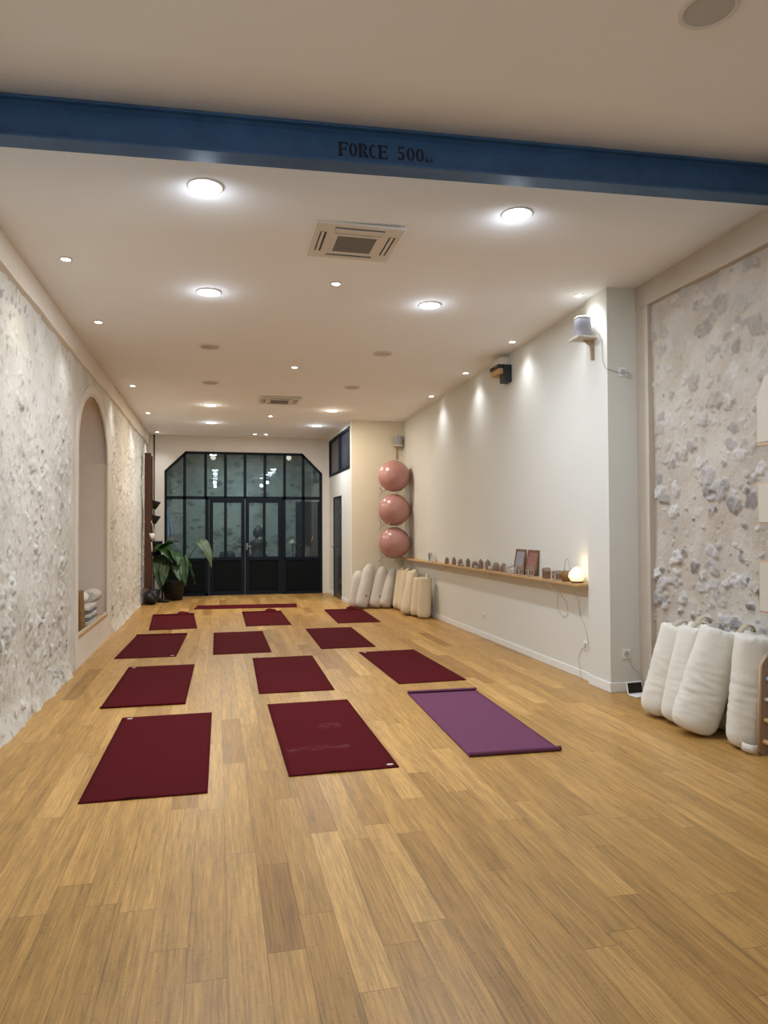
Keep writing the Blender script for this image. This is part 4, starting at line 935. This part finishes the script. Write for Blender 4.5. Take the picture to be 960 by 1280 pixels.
# ------------------------------------------------------------------ wooden climbing frame at the right edge
o = tag(empty('climbing_frame', (3.33, 3.86, 0)), 'wooden play climbing frame with round rungs at the right edge', 'climbing frame')
def side_board(dx):
    b = MB(); pts = [(0, 0.02), (.035, .56), (.085, .62), (.42, .64), (.50, .60), (.55, .0), (.45, 0), (.40, .05), (.12, .05), (.08, 0.0), (.02, 0.0)]
    b.prism([(dx+p[0], 0, p[1]) for p in pts], (0, .025, 0)); return b
sb = side_board(0).build('side_board', 'playbrown', o)
sb2 = side_board(0).build('side_board', 'playbrown', o); sb2.location = (0, -.55, 0)
for ob_, k in ((sb, 0), (sb2, 1)):
    b = MB(); ed = [(-.004, .0, .02), (.030, 0, .565), (.083, 0, .627), (.42, 0, .646)]
    b.tube([(p[0], .0125-.55*k, p[2]) for p in ed], .012, 6); eo = b.build('edge_band', 'ply', o)
for z, x, mt in ((.088, .030, 'peg'), (.222, .040, 'peg'), (.35, .052, 'fixture'), (.48, .062, 'cloth_b')):
    b = MB(); b.tube([(x, -.57, z), (x, .0, z)], .015, 10); b.build('rung', mt, o)
o.rotation_euler = (0, 0, .1)

# ------------------------------------------------------------------ niche contents
for k in range(4):
    b = MB(); b.box((-.05, -.115, 0), (.05, .115, .108), .006)
    o = tag(b.build('cork_block', 'cork'), ('bottom cork yoga block of the stack in the niche', 'second cork yoga block from the bottom of the niche stack', 'third cork yoga block from the bottom of the niche stack', 'topmost cork yoga block of the niche stack')[k], 'yoga block', 'cork yoga blocks stacked in the niche')
    o.location = (-1.482-.002*k, 8.40-.02*k, .336+.109*k)
def blanket(loc, w_, ln, h, mat, lab, rolled=False, seed=0, rz=0):
    o = tag(empty('folded_blanket', loc, rz), lab, 'blanket', 'folded blankets in the niche')
    b = MB(); NY = 26; sec = []
    if rolled: base = [(w_/2*math.cos(a), h/2+h/2*math.sin(a)) for a in [2*PI*i/28 for i in range(28)]]
    else:
        base = []; nl = 3
        for i in range(28):
            a = 2*PI*i/28; q = (abs(math.cos(a))**5+abs(math.sin(a))**5)**(-.2); base.append((w_/2*q*math.cos(a)*(1-.03*math.cos(3*a)), h/2+h/2*q*math.sin(a)))
    for j in range(NY+1):
        y = -ln/2+ln*j/NY; s = 1-.25*(abs(2*j/NY-1))**8
        sec.append([b.bm.verts.new((p[0]*s*(1+.10*noise.noise(Vector((p[0]*20, y*9, seed)))), y+.015*noise.noise(Vector((p[1]*30, p[0]*9, seed+j*.0))), max(.001, h/2+(p[1]-h/2)*s*(1+.14*noise.noise(Vector((p[0]*14, y*8, seed+5))))))) for p in base])
    for j in range(NY):
        for k in range(28): b.bm.faces.new((sec[j][k], sec[j][(k+1) % 28], sec[j+1][(k+1) % 28], sec[j+1][k])).smooth = True
    b.bm.faces.new(sec[0][::-1]); b.bm.faces.new(sec[-1])
    b.build('cloth', mat, o)
    return o
zz = .336
for k, (mt, h, lab) in enumerate((('blanket', .052, 'lowest folded blanket of the niche pile'), ('blanket_b', .028, 'thin bluish blanket second from the bottom of the niche pile'), ('blanket', .05, 'third folded grey blanket of the niche pile'),
                                  ('blanket_b', .028, 'upper thin bluish blanket of the niche pile'), ('blanket', .055, 'upper folded grey blanket under the rolls'))):
    blanket((-1.55, 9.02+.02*(k % 2), zz), .25, .62+.03*(k % 2), h, mt, lab, seed=k*3); zz += h+.001
blanket((-1.60, 8.95, zz), .19, .60, .15, 'cotton', 'thick cream rolled blanket on top of the niche pile', True, 40)
blanket((-1.53, 9.52, zz-.02), .2, .44, .16, 'blanket', 'crumpled striped blanket at the far end of the niche', True, 50)

# ------------------------------------------------------------------ far left corner
o = tag(empty('wooden_plank', (-1.305, 14.42, .30)), 'tall reddish brown rustic wooden board standing on the wall at the far left', 'wooden board')
b = MB(); n = 22; rows = []
for i in range(n+1):
    z = 2.61*i/n; e = .012*noise.noise(Vector((0, 3, z*3)))
    rows.append([b.bm.verts.new(p) for p in ((-.06, -.03, z), (.055+e, -.03, z+(.0 if i < n else -.02)), (.055+e, .03, z), (-.06, .03, z))])
for i in range(n):
    for k in range(4): b.bm.faces.new((rows[i][k], rows[i+1][k], rows[i+1][(k+1) % 4], rows[i][(k+1) % 4]))
b.bm.faces.new(rows[0]); b.bm.faces.new(rows[-1][::-1]); b.build('front_board', 'rustic', o)
b = MB(); b.box((.02, .031, -.02), (.085, .055, 2.55), .003); b.build('rear_batten', 'rustic', o)
b = MB(); b.box((-.09, -.02, -.30), (.02, .02, 0.0)); b.build('foot_block', 'stone_i', o)
b = MB(); b.tube([(-1.295, YB-.012, .0), (-1.295, YB-.012, 3.43)], .012, 8); tag(b.build('wall_pipe', 'black'), 'thin dark vertical pipe on the back wall left of the glazing', 'pipe')
for z, lab in ((1.84, 'upper black wall pot on the wooden board'), (1.56, 'lower black wall pot on the wooden board')):
    o = tag(empty('wall_pot', (-1.27, 14.53, z), rot=(0, .25, 0)), lab, 'wall pot', 'black wall pots on the board')
    b = MB(); b.lathe([(.045, 0), (.10, .15), (.10, .165), (.085, .165), (.04, .02)], (.06, 0, 0), 20); b.build('pot_body', 'blackm', o)
    b = MB(); b.tube([(.0, 0, .06), (-.06, 0, .08)], .01, 8); b.build('arm', 'blackm', o)
# macrame hanging planter
o = tag(empty('hanging_planter', (-1.245, 14.45, 1.60)), 'white pot in a macrame hanger beside the wooden board', 'hanging planter')
b = MB(); b.lathe([(.02, 0), (.06, .04), (.068, .12), (.06, .125), (.05, .05)], (0, 0, -.37), 20); b.build('pot', 'fixture', o)
b = MB()
for a in (0, 2.1, 4.2): b.tube([(.0, 0, 0), (.067*math.cos(a), .067*math.sin(a), -.25), (.05*math.cos(a), .05*math.sin(a), -.36), (0, 0, -.42)], .005, 6)
b.tube([(0, 0, -.42), (.01, 0, -.60)], .016, 8, .022); b.build('macrame_cord', 'rope', o)

# big leafy plant in dark pot
pl = tag(empty('potted_plant', (-.86, 15.02, 0)), 'big leafy green plant in a dark pot before the left glazing', 'potted plant')
b = MB(); b.lathe([(.17, 0.0), (.225, .38), (.235, .40), (.215, .40), (.20, .34), (.0001, .34)], n=28); b.build('pot', 'blackm', pl)
def leaf(base, d, ln, wd, droop, mat='leaf', roll=0, heart=.25):
    """leaf blade; base world-relative to plant, d outward direction, droop bends it down"""
    b = MB(); d = Vector(d).normalized(); side = d.cross(Vector((0, 0, 1)))
    if side.length < .1: side = Vector((1, 0, 0))
    side.normalize(); side = Matrix.Rotation(roll, 3, d) @ side; p = Vector(base); n = 12; rows = []; dd = d.copy()
    for i in range(n+1):
        t = i/n; wv = wd*(math.sin(PI*min(1, (t*.93+.07))**.62))**.8*(1-.25*t) if t < 1 else .002
        up = side.cross(dd).normalized(); row = []
        for s in (-1, -.5, 0, .5, 1):
            back = -heart*wd*abs(s)*(1-t)**4
            q = p+side*s*wv/2+up*(abs(s)**1.5)*wv*.16+up*.012*math.sin(t*16+s*2)*abs(s)+dd*back
            row.append(b.bm.verts.new(q))
        rows.append(row); p = p+dd*ln/n; dd = (dd+Vector((0, 0, -droop/n))).normalized()
    for i in range(n):
        for k in range(4): b.bm.faces.new((rows[i][k], rows[i+1][k], rows[i+1][k+1], rows[i][k+1])).smooth = True
    o = b.build('leaf', mat, pl)
    sm_ = o.modifiers.new('thick', 'SOLIDIFY'); sm_.thickness = .003
    return o
stems = []
LV = [  # stem top (plant-relative), direction, length, width, droop, mat
    ((.50, -.10, 1.17), (.5, -.3, -.35), .62, .26, 2.2, 'leaf_y', .5),
    ((-.28, -.05, 1.05), (.55, -.5, -.05), .50, .34, 1.6, 'leaf', .3),
    ((-.12, .0, 1.12), (-.5, -.5, .1), .40, .30, 1.4, 'leaf', .2),
    ((-.02, -.10, .98), (.35, -.7, -.1), .42, .28, 1.9, 'leaf', -.2),
    ((.18, -.10, .86), (.12, -.25, -1), .60, .22, .6, 'leaf', .4),
    ((.26, -.05, .80), (.4, -.25, -.9), .52, .17, .6, 'leaf', -.3),
    ((-.30, -.10, .78), (.15, -.4, -.9), .58, .28, .7, 'leaf', .2),
    ((-.16, -.15, .74), (-.1, -.4, -.9), .48, .22, .7, 'leaf', -.4),
    ((-.05, .05, .9), (.6, .1, -.3), .42, .26, 1.6, 'leaf', .5),
    ((-.26, .02, .88), (-.12, -.4, -.7), .4, .26, 1.0, 'leaf', .1),
    ((.05, -.2, .70), (.3, -.6, -.6), .38, .2, .9, 'leaf', .3),
]
for base, d, ln, wd, dr_, mt, rl in LV:
    b = MB(); c = Vector(base); b.tube(smooth_curve([(c.x*.12, c.y*.12, .32), (c.x*.45, c.y*.5, c.z*.62), tuple(c)], 6), .011, 8, .006); b.build('stem', 'stem', pl)
    leaf(base, d, ln, wd, dr_, mt, rl)
# dark clutter on the floor below the board
o = tag(empty('black_pot', (-1.225, 14.72, 0)), 'squat black plant pot on the floor below the wooden board', 'pot')
b = MB(); b.lathe([(.10, 0), (.14, .22), (.15, .24), (.13, .24), (.12, .2)], n=24); b.build('pot_body', 'blackm', o)
b = MB(); b.lathe([(.16, 0), (.17, .02)], n=24); b.build('saucer', 'blackm', o)
o = tag(empty('black_bag', (-1.21, 14.27, 0)), 'slumped black bag on the floor at the foot of the left wall', 'bag')
b = MB(); bmesh.ops.create_icosphere(b.bm, subdivisions=4, radius=1)
for v in b.bm.verts:
    q = noise.noise(v.co*1.7)*.25+noise.noise(v.co*4)*.08; v.co = Vector((v.co.x*.13*(1+q), v.co.y*.16*(1+q), max(-.95, v.co.z)*.105*(1+q*.8)))
for f in b.bm.faces: f.smooth = True
bmesh.ops.scale(b.bm, vec=(1.15, 1.3, 1.35), verts=b.bm.verts); mz = min(v.co.z for v in b.bm.verts); bmesh.ops.translate(b.bm, vec=(0, 0, -mz+.001), verts=b.bm.verts); b.build('bag_body', 'blackm', o)
b = MB(); b.tube([(-.05, 0, .24), (-.04, 0, .34), (.03, 0, .34), (.05, 0, .24)], .008, 8); b.build('bag_handle', 'blackm', o)
o = tag(empty('plant_stand', (-1.20, 15.12, 0)), 'tall black stand with a dark pot, half hidden behind the plant leaves', 'plant stand')
for z0, z1, hw_ in ((0, .03, .13), (.55, .58, .13), (.88, .91, .13)):
    b = MB(); b.box((-hw_, -hw_, z0), (hw_, hw_, z1), .003); b.build('shelf', 'blackm', o)
for sx in (-.115, .115):
    for sy in (-.115, .115):
        b = MB(); b.box((sx-.012, sy-.012, .03), (sx+.012, sy+.012, .88)); b.build('leg', 'blackm', o)
b = MB(); b.lathe([(.085, .0), (.12, .26), (.125, .28), (.11, .28), (.09, .05)], (0, 0, .911), 24); o2 = tag(b.build('stand_pot', 'blackm'), 'black flower pot on top of the tall black stand', 'pot'); o2.location = (-1.20, 15.12, 0)
b = MB(); b.lathe([(.085, .0), (.11, .22), (.10, .22), (.08, .04)], (0, 0, .581), 24); o2 = tag(b.build('stand_pot', 'blackm'), 'black pot on the middle shelf of the tall black stand', 'pot'); o2.location = (-1.20, 15.12, 0)
o = tag(empty('black_planter', (-1.02, 14.62, 0)), 'low dark tray standing before the big plant pot', 'tray')
b = MB(); b.lathe([(.10, 0), (.12, .05), (.105, .05), (.09, .012)], n=28); b.build('tray_body', 'blackm', o)

# ------------------------------------------------------------------ seen through the glazing
o = tag(empty('statue', (1.0, 18.1, 0)), 'dark seated stone statue seen through the right glazed door leaf', 'statue')
b = MB(); b.box((-.22, -.2, 0), (.22, .2, .62), .01); b.build('plinth', 'statue', o)
b = MB(); b.lathe([(.27, .62), (.28, .70), (.16, .82), (.20, 1.02), (.22, 1.10), (.09, 1.17), (.07, 1.20), (.12, 1.25), (.135, 1.33), (.11, 1.42), (.05, 1.47), (.04, 1.50), (.01, 1.53)], n=28, sy=.75)
b.build('figure', 'statue', o)
b = MB(); b.lathe([(.03, -.012), (.035, 0), (.03, .01)], (0.03, -.11, 1.19), 12, axis='y'); b.build('pale_hand', 'tag', o)
for x, r_, lab in ((.30, .13, 'dark round pot low behind the left door leaf'), (.14, .09, 'smaller dark round pot low behind the left door leaf')):
    o = tag(empty('dark_pot', (x, 18.1 if r_ > .1 else 17.85, 0)), lab, 'pot', 'dark pots behind the doors'); b = MB(); b.lathe([(r_*.7, 0), (r_, .45), (r_*1.05, .78), (r_*.8, .86), (r_*.5, .88)], n=20); b.build('pot_body', 'statue', o)
o = tag(empty('hanging_cloth', (-1.22, 18.3, 1.25)), 'pale bluish cloth hanging behind the leftmost glazing pane', 'cloth')
b = MB(); pr = []
for i in range(13):
    t = i/12; z = .72*(1-t); w_ = .05+.14*t
    pr.append([b.bm.verts.new((-.0+w_*(k/8)*1.2, .03*math.sin(k*1.9+t*2), z)) for k in range(9)])
for i in range(12):
    for k in range(8): b.bm.faces.new((pr[i][k], pr[i][k+1], pr[i+1][k+1], pr[i+1][k])).smooth = True
oo = b.build('drape', 'cloth_b', o); mm = oo.modifiers.new('t', 'SOLIDIFY'); mm.thickness = .006
b = MB(); b.tube([(.03, .0, .72), (.03, .42, .74)], .006, 6); b.build('hook', 'chrome', o)
o = tag(empty('ornament', (1.88, 18.35, .0)), 'pale shell-shaped lamp on a thin stand behind the right glazing', 'ornament')
b = MB(); b.lathe([(.12, 0), (.12, .02), (.012, .04), (.012, 1.02)], n=16); b.build('stand', 'statue', o)
b = MB(); b.lathe([(.10, 1.02), (.09, 1.08), (.05, 1.13), (.01, 1.15)], n=16); b.build('shell', 'panel', o)
